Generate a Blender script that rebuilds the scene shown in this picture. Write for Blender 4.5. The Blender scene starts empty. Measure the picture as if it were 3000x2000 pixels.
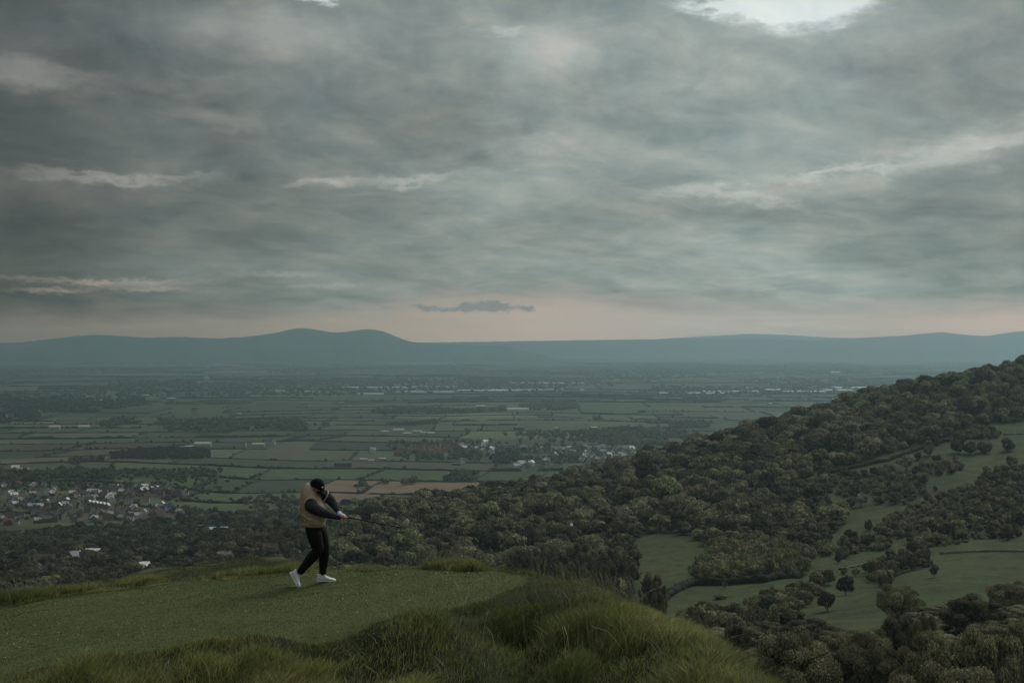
import bpy, bmesh, math, random
import numpy as np
from mathutils import Vector, Matrix

# ------------------------------------------------------------------ basics
F = 4167.0            # focal length in photo pixels (50 mm on 36 mm, 3000 px wide)
H = 260.0             # eye height above the vale
R = math.radians
rng = np.random.default_rng(11)
random.seed(11)
scene = bpy.context.scene
COL = scene.collection


def tag(o, label=None, cat=None, group=None, kind=None):
    if label: o['label'] = label
    if cat: o['category'] = cat
    if group: o['group'] = group
    if kind: o['kind'] = kind
    return o


def link(o, parent=None):
    COL.objects.link(o)
    if parent is not None: o.parent = parent
    return o


def empty(name, loc=(0, 0, 0), rz=0.0):
    o = bpy.data.objects.new(name, None)
    o.empty_display_size = 0.2
    o.location = loc
    o.rotation_euler = (0, 0, rz)
    return link(o)


def np_mesh(name, V, faces, mats=(), col=None, smooth=False, midx=None):
    """V (n,3); faces list of int arrays (m,k); col (n,3) point colour."""
    me = bpy.data.meshes.new(name)
    V = np.asarray(V, dtype=np.float32)
    me.vertices.add(len(V))
    me.vertices.foreach_set('co', V.ravel())
    faces = [np.asarray(f, dtype=np.int32) for f in faces if len(f)]
    nl = sum(f.size for f in faces)
    nf = sum(len(f) for f in faces)
    me.loops.add(nl)
    me.polygons.add(nf)
    me.loops.foreach_set('vertex_index', np.concatenate([f.ravel() for f in faces]))
    tot = np.concatenate([np.full(len(f), f.shape[1], np.int32) for f in faces])
    start = np.concatenate([[0], np.cumsum(tot)[:-1]]).astype(np.int32)
    me.polygons.foreach_set('loop_start', start)
    me.polygons.foreach_set('loop_total', tot)
    if midx is not None:
        me.polygons.foreach_set('material_index', np.asarray(midx, np.int32))
    if smooth:
        me.polygons.foreach_set('use_smooth', np.ones(nf, bool))
    for m in mats: me.materials.append(m)
    if col is not None:
        a = me.color_attributes.new('Col', 'FLOAT_COLOR', 'POINT')
        c4 = np.ones((len(V), 4), np.float32)
        c4[:, :3] = col
        a.data.foreach_set('color', c4.ravel())
    me.update(calc_edges=True)
    return me


def add_mesh(name, me, parent=None):
    return link(bpy.data.objects.new(name, me), parent)


# ------------------------------------------------------------------ numpy noise
def _hash(ix, iy, seed):
    h = (ix.astype(np.int64) * 374761393 + iy.astype(np.int64) * 668265263 + seed * 982451653) & 0x7fffffff
    h = ((h ^ (h >> 13)) * 1274126177) & 0x7fffffff
    return ((h ^ (h >> 16)) & 0xffff) / 65535.0


def vnoise(x, y, seed=0):
    x = np.asarray(x, float); y = np.asarray(y, float)
    ix = np.floor(x); iy = np.floor(y)
    fx = x - ix; fy = y - iy
    fx = fx * fx * (3 - 2 * fx); fy = fy * fy * (3 - 2 * fy)
    ix = ix.astype(np.int64); iy = iy.astype(np.int64)
    a = _hash(ix, iy, seed); b = _hash(ix + 1, iy, seed)
    c = _hash(ix, iy + 1, seed); d = _hash(ix + 1, iy + 1, seed)
    return (a * (1 - fx) + b * fx) * (1 - fy) + (c * (1 - fx) + d * fx) * fy


def fbm(x, y, seed=0, octv=4):
    s = 0.0; a = 0.5; t = 0.0
    for i in range(octv):
        s = s + a * vnoise(np.asarray(x) * 2 ** i, np.asarray(y) * 2 ** i, seed + i * 17)
        t += a; a *= 0.5
    return s / t


def in_poly(px, py, poly):
    px = np.asarray(px, float); py = np.asarray(py, float)
    r = np.zeros(px.shape, bool)
    n = len(poly)
    for i in range(n):
        x0, y0 = poly[i]; x1, y1 = poly[(i + 1) % n]
        if y0 == y1: continue
        c = ((y0 > py) != (y1 > py)) & (px < (x1 - x0) * (py - y0) / (y1 - y0) + x0)
        r ^= c
    return r


def sstep(a, b, x):
    t = np.clip((x - a) / (b - a), 0, 1)
    return t * t * (3 - 2 * t)


def at(px, py, D):
    """world point seen in the photograph at (px, py) and D metres ahead"""
    return np.array([D * (px - 1500) / F, D, H - D * (py - 1000) / F])


def vale(px, py):
    D = F * H / (py - 1000.0)
    return np.array([D * (px - 1500) / F, D, 0.0])


def proj(x, y, z):
    return 1500 + F * x / y, 1000 - F * (z - H) / y


# ------------------------------------------------------------------ materials
class G:
    """small helper to write node expressions"""
    def __init__(s, tree): s.t = tree

    def node(s, typ, **kw):
        n = s.t.nodes.new(typ)
        for k, v in kw.items(): setattr(n, k, v)
        return n

    def put(s, sock, v):
        if hasattr(v, 'links') or isinstance(v, bpy.types.NodeSocket): s.t.links.new(v, sock)
        else: sock.default_value = v

    def m(s, op, a, b=None, c=None, clamp=False):
        n = s.node('ShaderNodeMath', operation=op, use_clamp=clamp)
        s.put(n.inputs[0], a)
        if b is not None: s.put(n.inputs[1], b)
        if c is not None: s.put(n.inputs[2], c)
        return n.outputs[0]

    def add(s, a, b): return s.m('ADD', a, b)
    def sub(s, a, b): return s.m('SUBTRACT', a, b)
    def mul(s, a, b): return s.m('MULTIPLY', a, b)
    def div(s, a, b): return s.m('DIVIDE', a, b)

    def ramp(s, fac, stops, interp='LINEAR'):
        n = s.node('ShaderNodeValToRGB')
        cr = n.color_ramp; cr.interpolation = interp
        while len(cr.elements) < len(stops): cr.elements.new(0.5)
        for e, (p, c) in zip(cr.elements, stops):
            e.position = p
            e.color = (*c, 1) if not isinstance(c, (int, float)) else (c, c, c, 1)
        s.put(n.inputs[0], fac)
        return n.outputs[0]

    def mix(s, fac, a, b, blend='MIX'):
        n = s.node('ShaderNodeMix', data_type='RGBA', blend_type=blend)
        s.put(n.inputs[0], fac)
        s.put(n.inputs[6], a if not isinstance(a, tuple) else (*a, 1))
        s.put(n.inputs[7], b if not isinstance(b, tuple) else (*b, 1))
        return n.outputs[2]

    def noise(s, vec, scale, detail=4, rough=0.5, dist=0.0, dims='3D'):
        n = s.node('ShaderNodeTexNoise', noise_dimensions=dims)
        if vec is not None: s.put(n.inputs['Vector'], vec)
        n.inputs['Scale'].default_value = scale
        n.inputs['Detail'].default_value = detail
        n.inputs['Roughness'].default_value = rough
        n.inputs['Distortion'].default_value = dist
        return n

    def vec(s, x, y, z):
        n = s.node('ShaderNodeCombineXYZ')
        s.put(n.inputs[0], x); s.put(n.inputs[1], y); s.put(n.inputs[2], z)
        return n.outputs[0]


def new_mat(name):
    m = bpy.data.materials.new(name)
    m.use_nodes = True
    m.node_tree.nodes.clear()
    g = G(m.node_tree)
    out = g.node('ShaderNodeOutputMaterial')
    return m, g, out


def principled(g, out, base, rough=0.8, spec=0.3, normal=None, trans=0.0, metal=0.0, transcol=None):
    b = g.node('ShaderNodeBsdfPrincipled')
    g.put(b.inputs['Base Color'], base if not isinstance(base, tuple) else (*base, 1))
    g.put(b.inputs['Roughness'], rough)
    b.inputs['Specular IOR Level'].default_value = spec
    b.inputs['Metallic'].default_value = metal
    if normal is not None: g.put(b.inputs['Normal'], normal)
    sh = b.outputs[0]
    if trans > 0:
        t = g.node('ShaderNodeBsdfTranslucent')
        tc = transcol if transcol is not None else base
        g.put(t.inputs[0], tc if not isinstance(tc, tuple) else (*tc, 1))
        mx = g.node('ShaderNodeMixShader')
        mx.inputs[0].default_value = trans
        g.t.links.new(sh, mx.inputs[1]); g.t.links.new(t.outputs[0], mx.inputs[2])
        sh = mx.outputs[0]
    g.t.links.new(sh, out.inputs['Surface'])
    return b


def bump(g, height, strength=0.5, dist=0.05):
    n = g.node('ShaderNodeBump')
    n.inputs['Strength'].default_value = strength
    n.inputs['Distance'].default_value = dist
    g.put(n.inputs['Height'], height)
    return n.outputs[0]


def pos(g):
    return g.node('ShaderNodeNewGeometry').outputs['Position']


def mapped(g, vec, sc):
    n = g.node('ShaderNodeMapping')
    g.put(n.inputs['Vector'], vec)
    n.inputs['Scale'].default_value = sc
    return n.outputs[0]


def cloth_mat(name, col, col2=None, scale=60, rough=0.95, bs=0.3, stretch=(1, 1, 1), spec=0.15):
    m, g, out = new_mat(name)
    tc = g.node('ShaderNodeTexCoord').outputs['Object']
    n = g.noise(mapped(g, tc, stretch), scale, 4, 0.6)
    n2 = g.noise(tc, 9, 3, 0.5)
    f = g.m('MULTIPLY_ADD', n2.outputs[0], 0.6, g.mul(n.outputs[0], 0.4))
    c = g.ramp(f, [(0.3, col2 or tuple(v * 0.75 for v in col)), (0.7, col)])
    nm = bump(g, g.add(g.mul(n.outputs[0], 0.3), n2.outputs[0]), bs, 0.02)
    principled(g, out, c, rough, spec, nm)
    return m


def plain_mat(name, col, rough=0.6, spec=0.3, var=0.12, scale=3.0, metal=0.0):
    m, g, out = new_mat(name)
    tc = g.node('ShaderNodeTexCoord').outputs['Object']
    n = g.noise(tc, scale, 4, 0.55)
    c = g.ramp(n.outputs[0], [(0.3, tuple(v * (1 - var) for v in col)), (0.7, tuple(min(1, v * (1 + var)) for v in col))])
    principled(g, out, c, rough, spec, metal=metal)
    return m


def foliage_mat(name):
    m, g, out = new_mat(name)
    a = g.node('ShaderNodeAttribute', attribute_name='tone', attribute_type='INSTANCER')
    base = g.ramp(a.outputs['Fac'], [
        (0.00, (0.042, 0.044, 0.027)), (0.18, (0.100, 0.098, 0.056)), (0.40, (0.176, 0.172, 0.098)),
        (0.60, (0.230, 0.228, 0.124)), (0.78, (0.275, 0.265, 0.164)), (0.90, (0.205, 0.255, 0.102)),
        (1.00, (0.34, 0.33, 0.25))])
    v = g.node('ShaderNodeAttribute', attribute_name='Col')
    c = g.mix(1.0, base, v.outputs['Color'], 'MULTIPLY')
    principled(g, out, c, 0.75, 0.2, trans=0.16)
    return m


def attr_mat(name, trans=0.0, rough=0.8, spec=0.2, noise=None, bs=0.0):
    m, g, out = new_mat(name)
    v = g.node('ShaderNodeAttribute', attribute_name='Col')
    c = v.outputs['Color']
    nm = None
    if noise:
        n = g.noise(pos(g), noise, 5, 0.6)
        c = g.mix(1.0, c, g.ramp(n.outputs[0], [(0.25, 0.65), (0.75, 1.3)]), 'MULTIPLY')
        if bs: nm = bump(g, n.outputs[0], bs, 1.0)
    principled(g, out, c, rough, spec, nm, trans=trans)
    return m

# ------------------------------------------------------------------ camera, light, sky, air
cam_d = bpy.data.cameras.new('camera')
cam = bpy.data.objects.new('camera', cam_d)
COL.objects.link(cam)
cam.location = (0, 0, H)
cam.rotation_euler = (R(90), 0, 0)
cam_d.lens = 50.0
cam_d.sensor_width = 36.0
cam_d.clip_start = 0.1
cam_d.clip_end = 200000
scene.camera = cam
HZ_DENS = 7.2e-5

SUN_AZ, SUN_EL = 36.0, 42.0          # azimuth right of the view axis, elevation
sun_d = bpy.data.lights.new('sun', 'SUN')
sun_d.energy = 1.5
sun_d.angle = R(24)
sun_d.color = (1.0, 0.97, 0.92)
sun = bpy.data.objects.new('sun', sun_d)
COL.objects.link(sun)
sd = Vector((math.sin(R(SUN_AZ)) * math.cos(R(SUN_EL)), math.cos(R(SUN_AZ)) * math.cos(R(SUN_EL)), math.sin(R(SUN_EL))))
sun.rotation_euler = (-sd).to_track_quat('-Z', 'Y').to_euler()
sun.location = (200, 400, 700)

scene.view_settings.view_transform = 'Standard'
scene.view_settings.look = 'None'
scene.view_settings.exposure = 0.0
scene.view_settings.gamma = 1.0
try:
    scene.cycles.use_denoising = True
    scene.cycles.max_bounces = 6
    scene.cycles.diffuse_bounces = 2
    scene.cycles.volume_bounces = 2
    scene.cycles.transparent_max_bounces = 4
    scene.cycles.sample_clamp_indirect = 4.0
except Exception:
    pass


def azel(px, py):
    a = math.atan2(px - 1500, F)
    return a, math.atan2((1000 - py) * math.cos(a), F)


world = bpy.data.worlds.new('World')
scene.world = world
world.use_nodes = True
wt = world.node_tree
wt.nodes.clear()
g = G(wt)
wout = g.node('ShaderNodeOutputWorld')
tc = g.node('ShaderNodeTexCoord').outputs['Generated']
sep = g.node('ShaderNodeSeparateXYZ')
g.put(sep.inputs[0], tc)
X, Y, Z = sep.outputs
AZ = g.m('ARCTAN2', X, Y)
EL = g.m('ARCSINE', g.m('MINIMUM', g.m('MAXIMUM', Z, -0.999), 0.999))
zz = g.add(g.m('MAXIMUM', Z, 0.0), 0.05)
P = g.vec(g.div(X, zz), g.div(Y, zz), 0.0)
# cloud deck seen in perspective
LEL = g.m('LOGARITHM', g.add(g.m('MAXIMUM', EL, 0.0), 0.045), 2.71828)
n_big = g.noise(g.vec(g.mul(AZ, 7.0), g.m('MULTIPLY_ADD', AZ, 1.5, g.mul(LEL, 3.4)), 1.7), 1.0, 4, 0.5, 0.6).outputs[0]
n_mid = g.noise(g.vec(g.mul(AZ, 19.0), g.m('MULTIPLY_ADD', AZ, 3.0, g.mul(LEL, 8.5)), 4.2), 1.0, 6, 0.58, 0.5).outputs[0]
n_fine = g.noise(g.vec(g.mul(AZ, 46.0), g.m('MULTIPLY_ADD', AZ, 5.0, g.mul(LEL, 19.0)), 8.1), 1.0, 5, 0.6, 0.3).outputs[0]
# warp of the hand-placed gaps, in azimuth / elevation
wn = g.noise(g.vec(g.mul(AZ, 26.0), g.mul(EL, 60.0), 0.0), 1.0, 6, 0.62)
ws = g.node('ShaderNodeSeparateXYZ')
g.put(ws.inputs[0], wn.outputs['Color'])
AZW = g.m('MULTIPLY_ADD', g.sub(ws.outputs[0], 0.5), 0.085, AZ)
ELW = g.m('MULTIPLY_ADD', g.sub(ws.outputs[1], 0.5), 0.034, EL)
wn2 = g.noise(g.vec(g.mul(AZ, 140.0), g.mul(EL, 300.0), 0.0), 1.0, 4, 0.6)
ws2 = g.node('ShaderNodeSeparateXYZ')
g.put(ws2.inputs[0], wn2.outputs['Color'])
AZS = g.m('MULTIPLY_ADD', g.sub(ws2.outputs[0], 0.5), 0.024, AZ)
ELS = g.m('MULTIPLY_ADD', g.sub(ws2.outputs[1], 0.5), 0.010, EL)


def gauss(px, py, sx, sy, amp, slope=0.0, az=AZW, el=ELW):
    a, e = azel(px, py)
    da = g.sub(az, a)
    de = g.sub(el, e)
    if slope: de = g.m('MULTIPLY_ADD', da, -slope, de)
    x = g.mul(da, F / sx); y = g.mul(de, F / sy)
    q = g.m('MULTIPLY_ADD', x, x, g.mul(y, y))
    return g.m('MULTIPLY', g.m('POWER', 2.0, g.mul(q, -0.72)), amp)


def addall(l):
    r = l[0]
    for v in l[1:]: r = g.add(r, v)
    return r


def row(blobs, sy, az, el):
    """gaps strung along one low line of the sky: amplitude and height both follow the azimuth"""
    N = 30
    xs = np.linspace(-0.42, 0.42, N)
    if len(blobs) < 6:
        xs = np.concatenate([[azel(px, py)[0] + d * sx / F for d in (-2.2, -1.4, -0.7, 0, 0.7, 1.4, 2.2)] for px, py, sx, am, sl in blobs])
        xs = np.unique(np.clip(xs, -0.44, 0.44))
        if len(xs) > 31: xs = xs[np.linspace(0, len(xs) - 1, 31).astype(int)]
    amp = np.zeros(len(xs)); wsum = np.zeros(len(xs)) + 1e-9; hh = np.zeros(len(xs))
    for px, py, sx, am, sl in blobs:
        a, e = azel(px, py)
        w = am * np.exp2(-0.72 * ((xs - a) * F / sx) ** 2)
        amp += w; wsum += w + 1e-6; hh += (w + 1e-6) * (e + np.clip(sl * (xs - a), -0.03, 0.03))
    hh /= wsum
    e0 = azel(1500, np.mean([b[1] for b in blobs]))[1]
    fa = g.m('MULTIPLY_ADD', az, 1 / 0.9, 0.5)
    cr = g.ramp(fa, [((x + 0.45) / 0.9, (float(v), float((h - e0) * 10 + 0.5), 0.0)) for x, v, h in zip(xs, amp, hh)])
    sc = g.node('ShaderNodeSeparateColor'); g.put(sc.inputs[0], cr)
    de = g.m('MULTIPLY_ADD', g.sub(sc.outputs[1], 0.5), -0.1, g.sub(el, e0))
    y = g.mul(de, F / sy)
    return g.m('MULTIPLY', g.m('POWER', 2.0, g.m('MULTIPLY', g.mul(y, y), -0.72)), sc.outputs[0])


# overall brightness of the deck by azimuth and by elevation
az_f = g.m('MULTIPLY_ADD', AZ, 1.0 / 0.9, 0.5)             # -26 deg .. +26 deg -> 0..1
b_az = g.ramp(az_f, [(0.0, 0.072), (0.12, 0.092), (0.26, 0.175), (0.40, 0.265), (0.52, 0.335), (0.68, 0.350), (0.86, 0.265), (1.0, 0.24)], 'EASE')
el_f = g.m('MULTIPLY', EL, 1.0 / 1.5708, clamp=True)
b_el = g.ramp(el_f, [(0.0, 0.92), (0.06, 0.84), (0.10, 0.86), (0.15, 0.92), (0.24, 1.6), (0.5, 2.3), (1.0, 2.6)])
tex = g.m('MULTIPLY_ADD', g.sub(n_big, 0.5), 0.95, g.m('MULTIPLY_ADD', g.sub(n_mid, 0.5), 0.95, 0.97))
tex = g.m('MULTIPLY_ADD', g.sub(n_fine, 0.5), g.m('MULTIPLY_ADD', n_mid, 0.9, -0.05), tex)
base = g.mul(g.mul(b_az, b_el), tex)
hue = g.ramp(g.m('MULTIPLY_ADD', n_mid, 0.9, -0.0), [(0.30, (0.83, 1.02, 0.98)), (0.50, (0.90, 1.02, 0.95)), (0.66, (0.99, 1.01, 0.90))])
cloud = g.mix(1.0, hue, base, 'MULTIPLY')

# gaps where the brighter upper cloud shows through
warm = addall([
    row([(90, 222, 150, 0.13, -0.10), (650, 250, 120, 0.05, 0), (1600, 245, 60, 0.02, 0), (2050, 250, 200, 0.06, 0.06)], 24, AZW, ELW),
    row([(40, 120, 90, 0.05, 0), (800, 90, 190, 0.14, 0), (1640, 140, 170, 0.11, 0), (2650, 80, 220, 0.05, 0)], 52, AZW, ELW),
    row([(170, 508, 80, 0.06, -0.08), (370, 532, 110, 0.11, -0.03), (560, 515, 60, 0.05, 0), (975, 543, 45, 0.17, 0), (1170, 541, 55, 0.17, -0.02), (1370, 508, 60, 0.07, 0), (2440, 510, 120, 0.17, 0.10)], 8, AZW, ELW),
    row([(660, 352, 90, 0.07, 0), (1600, 430, 150, 0.10, 0)], 20, AZW, ELW),
    row([(2850, 425, 220, 0.20, 0.24)], 30, AZW, ELW),
    row([(2040, 556, 60, 0.08, 0), (2200, 586, 150, 0.11, -0.12)], 10, AZW, ELW),
    row([(60, 815, 60, 0.06, 0), (220, 824, 50, 0.10, 0), (300, 832, 30, 0.12, 0), (440, 828, 70, 0.12, 0), (800, 803, 80, 0.06, 0)], 6, AZS, ELS),
    row([(140, 850, 60, 0.12, 0), (440, 846, 90, 0.10, 0), (960, 838, 90, 0.04, 0)], 5, AZS, ELS)])
hole = addall([
    gauss(2340, 8, 150, 46, 0.95), gauss(2140, 16, 110, 14, 0.5), gauss(1480, 95, 70, 12, 0.24), gauss(940, -6, 80, 14, 0.5),
    gauss(2910, 430, 60, 12, 0.20, 0.1)])
warm = g.m('MAXIMUM', warm, 0.0)
holes = g.m('MULTIPLY', g.m('SMOOTH_MAX', g.sub(hole, 0.16), 0.0, 0.12), 1.35)
holes = g.m('MINIMUM', holes, 0.42)
c1 = g.mix(1.0, cloud, g.mix(1.0, g.ramp(EL, [(0.0, (1.30, 0.92, 0.74)), (0.035, (1.25, 0.95, 0.78)), (0.08, (1.12, 1.0, 0.84)), (0.2, (1.04, 1.0, 0.93))]), warm, 'MULTIPLY'), 'ADD')
c2 = g.mix(1.0, c1, g.mix(1.0, (0.96, 1.0, 1.0), holes, 'MULTIPLY'), 'ADD')

# clear peach band under the deck, just above the hills
edge = g.m('MULTIPLY_ADD', g.sub(ws2.outputs[2], 0.5), 0.006, g.m('MULTIPLY_ADD', g.sub(ws.outputs[2], 0.5), 0.016, EL))
top_el = g.ramp(az_f, [(0.0, 0.019), (0.30, 0.019), (0.40, 0.023), (0.44, 0.0325), (0.55, 0.0325), (0.62, 0.027), (0.75, 0.0235), (0.85, 0.024), (1.0, 0.026)])
bt = g.m('DIVIDE', g.sub(edge, top_el), -0.009, clamp=False)
bt = g.m('MULTIPLY_ADD', bt, 0.5, 0.5, clamp=True)
band_amt = g.ramp(az_f, [(0.0, 0.65), (0.2, 0.75), (0.40, 0.88), (0.55, 0.95), (0.72, 0.6), (0.85, 0.95), (1.0, 1.0)])
band_col = g.ramp(az_f, [(0.0, (0.185, 0.16, 0.135)), (0.25, (0.25, 0.22, 0.185)), (0.42, (0.36, 0.30, 0.255)), (0.52, (0.42, 0.350, 0.305)), (0.66, (0.38, 0.335, 0.30)), (0.85, (0.44, 0.345, 0.295)), (1.0, (0.44, 0.34, 0.29))])
c3 = g.mix(g.mul(bt, band_amt), c2, band_col)
dark = addall([gauss(1245, 901, 36, 7, 0.95, -0.12, AZS, ELS), gauss(1318, 909, 24, 3, 0.6, 0, AZS, ELS), gauss(1045, 889, 22, 5, 0.55, 0, AZS, ELS), gauss(140, 930, 46, 6, 0.5, 0, AZS, ELS), gauss(1385, 900, 42, 11, 1.1, 0, AZS, ELS), gauss(1455, 899, 48, 10, 1.1, -0.05, AZS, ELS),
               gauss(1548, 905, 16, 7, 0.9, 0, AZS, ELS), gauss(985, 899, 26, 7, 0.65, -0.1, AZS, ELS), gauss(1130, 901, 26, 5, 0.6, 0, AZS, ELS), gauss(870, 893, 50, 10, 0.55, 0, AZS, ELS)])
dark = g.m('MULTIPLY_ADD', dark, 2.2, -0.72, clamp=True)
c4 = g.mix(g.mul(dark, 0.8), c3, (0.175, 0.205, 0.21))
# the sky beyond the vale's haze: near the horizon it shines through a long path of air
path = g.m('MINIMUM', 35500.0, g.m('DIVIDE', 300.0, g.m('MAXIMUM', Z, 0.0005)))
boost = g.m('POWER', 2.718, g.mul(path, HZ_DENS))
hz_col = g.ramp(az_f, [(0.0, (0.08, 0.115, 0.12)), (0.5, (0.17, 0.22, 0.23)), (1.0, (0.19, 0.24, 0.25))])
lost = g.mix(1.0, hz_col, g.sub(boost, 1.0), 'MULTIPLY')
c4b = g.mix(1.0, g.mix(1.0, c4, boost, 'MULTIPLY'), lost, 'SUBTRACT')
c4c = g.mix(1.0, c4b, (0.0, 0.0, 0.0), 'LIGHTEN')
c5 = g.mix(g.m('MULTIPLY', Z, -40.0, clamp=True), c4c, (0.03, 0.034, 0.03))

sky = g.node('ShaderNodeTexSky', sky_type='NISHITA')
sky.sun_disc = False
sky.sun_elevation = R(SUN_EL)
sky.sun_rotation = R(SUN_AZ)
bg1 = g.node('ShaderNodeBackground'); g.put(bg1.inputs[0], sky.outputs[0]); bg1.inputs[1].default_value = 0.06
bg2 = g.node('ShaderNodeBackground'); g.put(bg2.inputs[0], c5); bg2.inputs[1].default_value = 1.0
bg3 = g.node('ShaderNodeBackground'); bg3.inputs[1].default_value = 1.0
far_az = g.ramp(g.m('MULTIPLY_ADD', AZ, 0.5 / math.pi, 0.5), [(0.0, 0.16), (0.25, 0.105), (0.40, 0.085), (0.44, 0.080), (0.50, 0.19), (0.55, 0.27), (0.70, 0.27), (1.0, 0.16)])
plain_sky = g.mix(1.0, (0.93, 1.0, 1.02), g.mul(far_az, b_el), 'MULTIPLY')
g.put(bg3.inputs[0], g.mix(g.m('MULTIPLY', Z, -40.0, clamp=True), plain_sky, (0.03, 0.034, 0.03)))
front = g.mul(g.m('MULTIPLY_ADD', g.m('ABSOLUTE', AZ), -9.0, 4.6, clamp=True), g.m('MULTIPLY_ADD', EL, -9.0, 3.6, clamp=True))
mx3 = g.node('ShaderNodeMixShader')
wt.links.new(front, mx3.inputs[0]); wt.links.new(bg3.outputs[0], mx3.inputs[1]); wt.links.new(bg2.outputs[0], mx3.inputs[2])
mxs = g.node('ShaderNodeMixShader')
mxs.inputs[0].default_value = 0.95
wt.links.new(bg1.outputs[0], mxs.inputs[1]); wt.links.new(mx3.outputs[0], mxs.inputs[2])
wt.links.new(mxs.outputs[0], wout.inputs['Surface'])

try:
    world.cycles.sampling_method = 'MANUAL'
    world.cycles.sample_map_resolution = 512
except Exception:
    pass

# the air of the vale
HZ_TOP = H + 300.0
HZ_FAR = 35500.0
hv = np.array([[sx, sy, sz] for sz in (-3.0, HZ_TOP) for sx, sy in ((-30000, -4000), (30000, -4000), (30000, HZ_FAR), (-30000, HZ_FAR))], float)
hf = np.array([[3, 2, 1, 0], [4, 5, 6, 7], [0, 1, 5, 4], [1, 2, 6, 5], [2, 3, 7, 6], [3, 0, 4, 7]])
hm, g, out = new_mat('haze_air')
pv = g.node('ShaderNodeVolumePrincipled')
pv.inputs['Color'].default_value = (0.67, 0.92, 0.985, 1)
pv.inputs['Density'].default_value = HZ_DENS
pv.inputs['Anisotropy'].default_value = 0.78
try: pv.inputs['Density Attribute'].default_value = ''
except Exception: pass
g.t.links.new(pv.outputs[0], out.inputs['Volume'])
try: hm.cycles.homogeneous_volume = True
except Exception: pass
haze = add_mesh('haze', np_mesh('haze', hv, [hf], [hm]))
tag(haze, 'thin blue grey haze lying over the whole vale', 'haze', kind='stuff')

# ------------------------------------------------------------------ terrain functions (heights relative to the eye)
_ctl = [(3000, 1100, 1400), (3300, 1075, 1400), (2700, 1148, 1400), (2500, 1192, 1380), (2300, 1250, 1350), (2100, 1300, 1320), (1900, 1358, 1300),
        (1700, 1414, 1280), (1500, 1450, 1280), (1300, 1470, 1300), (1150, 1492, 1350), (1000, 1522, 1450),
        (700, 1560, 1600), (400, 1575, 1650), (0, 1585, 1750), (-400, 1590, 1750),
        (-400, 1700, 1100), (0, 1700, 1100), (400, 1700, 1100), (700, 1668, 1050), (1000, 1645, 950), (1300, 1640, 880), (1600, 1680, 780),
        (1850, 1700, 720), (1900, 1560, 900), (2100, 1700, 680), (2100, 1580, 850), (2300, 1560, 870), (2300, 1700, 640),
        (2480, 1743, 600), (2470, 1560, 830), (2600, 1400, 1020), (2850, 1300, 1120), (2950, 1240, 1200), (2950, 1450, 900),
        (2900, 1620, 680), (2700, 1700, 560), (2950, 1750, 470), (2300, 1400, 1080), (2000, 1400, 1150), (1700, 1500, 1050),
        (1400, 1520, 1080), (1100, 1545, 1200), (2000, 1800, 520), (2300, 1850, 400), (2600, 1850, 330), (2900, 1850, 300),
        (2300, 2130, 177), (2900, 2100, 215), (3300, 1700, 500), (3300, 1300, 1100)]
_ctl = [(a, d, -(b - 1000) / F * d) for a, b, d in _ctl]
_ctl += [(3000, 2200, -125), (3400, 2200, -110), (2500, 2050, -160), (2000, 1900, -200), (1500, 1900, -228), (1000, 2000, -266), (500, 2000, -267), (0, 2100, -267),
         (-500, 2100, -267), (0, 60, -25), (500, 60, -25), (1000, 60, -25), (1500, 60, -26), (2000, 60, -28), (3000, 60, -34), (0, 95, -30),
         (1000, 95, -30), (2000, 95, -36), (3000, 95, -42), (0, 300, -72), (800, 300, -70), (1500, 300, -70), (0, 600, -128), (800, 600, -118), (1500, 500, -98),
         (3000, 2700, -180), (2000, 2700, -268), (1000, 2700, -270), (0, 2700, -270), (-800, 1200, -195), (-800, 400, -92)]
_ctl = np.array(_ctl, float)


def _uv(px, D): return np.stack([np.asarray(px, float) / 900.0, np.log(np.asarray(D, float)) * 1.6], -1)


_cu = _uv(_ctl[:, 0], _ctl[:, 1])


def _phi(r2): return 0.5 * r2 * np.log(r2 + 1e-9)


_n = len(_cu)
_K = _phi(((_cu[:, None] - _cu[None]) ** 2).sum(-1)) + np.eye(_n) * 0.01
_Pm = np.concatenate([np.ones((_n, 1)), _cu], 1)
_A = np.zeros((_n + 3, _n + 3)); _A[:_n, :_n] = _K; _A[:_n, _n:] = _Pm; _A[_n:, :_n] = _Pm.T
_w = np.linalg.solve(_A, np.concatenate([_ctl[:, 2] / _ctl[:, 1] * 1.0, np.zeros(3)]))   # fit the slope z/D, not z


def _rbf(px, D):
    u = _uv(px, D).reshape(-1, 2)
    k = _phi(((u[:, None] - _cu[None]) ** 2).sum(-1))
    return (k @ _w[:_n] + _w[_n] + u @ _w[_n + 1:])


_TP = np.linspace(-1250, 3950, 240); _TL = np.linspace(math.log(40.0), math.log(2800.0), 200)
_TAB = np.stack([_rbf(np.full(200, p_), np.exp(_TL)) for p_ in _TP])


def hill_z(x, y):
    x = np.asarray(x, float); y = np.maximum(np.asarray(y, float), 40.0)
    a = np.clip((1500 + F * x / y - _TP[0]) / (_TP[1] - _TP[0]), 0, 238.999)
    b = np.clip((np.log(y) - _TL[0]) / (_TL[1] - _TL[0]), 0, 198.999)
    i = a.astype(int); j = b.astype(int); fa = a - i; fb = b - j
    z = (_TAB[i, j] * (1 - fa) + _TAB[i + 1, j] * fa) * (1 - fb) + (_TAB[i, j + 1] * (1 - fa) + _TAB[i + 1, j + 1] * fa) * fb
    return z * y + (fbm(x / 60, y / 60, 3, 3) - 0.5) * 5.0 * sstep(150, 500, y)


def crest(y): return np.interp(y, [0, 8, 13, 16.6, 18.5, 20.2, 22, 30, 60], [1.9, 1.8, 1.55, 1.2, 0.9, 0.3, -0.8, -4.0, -12])


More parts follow.
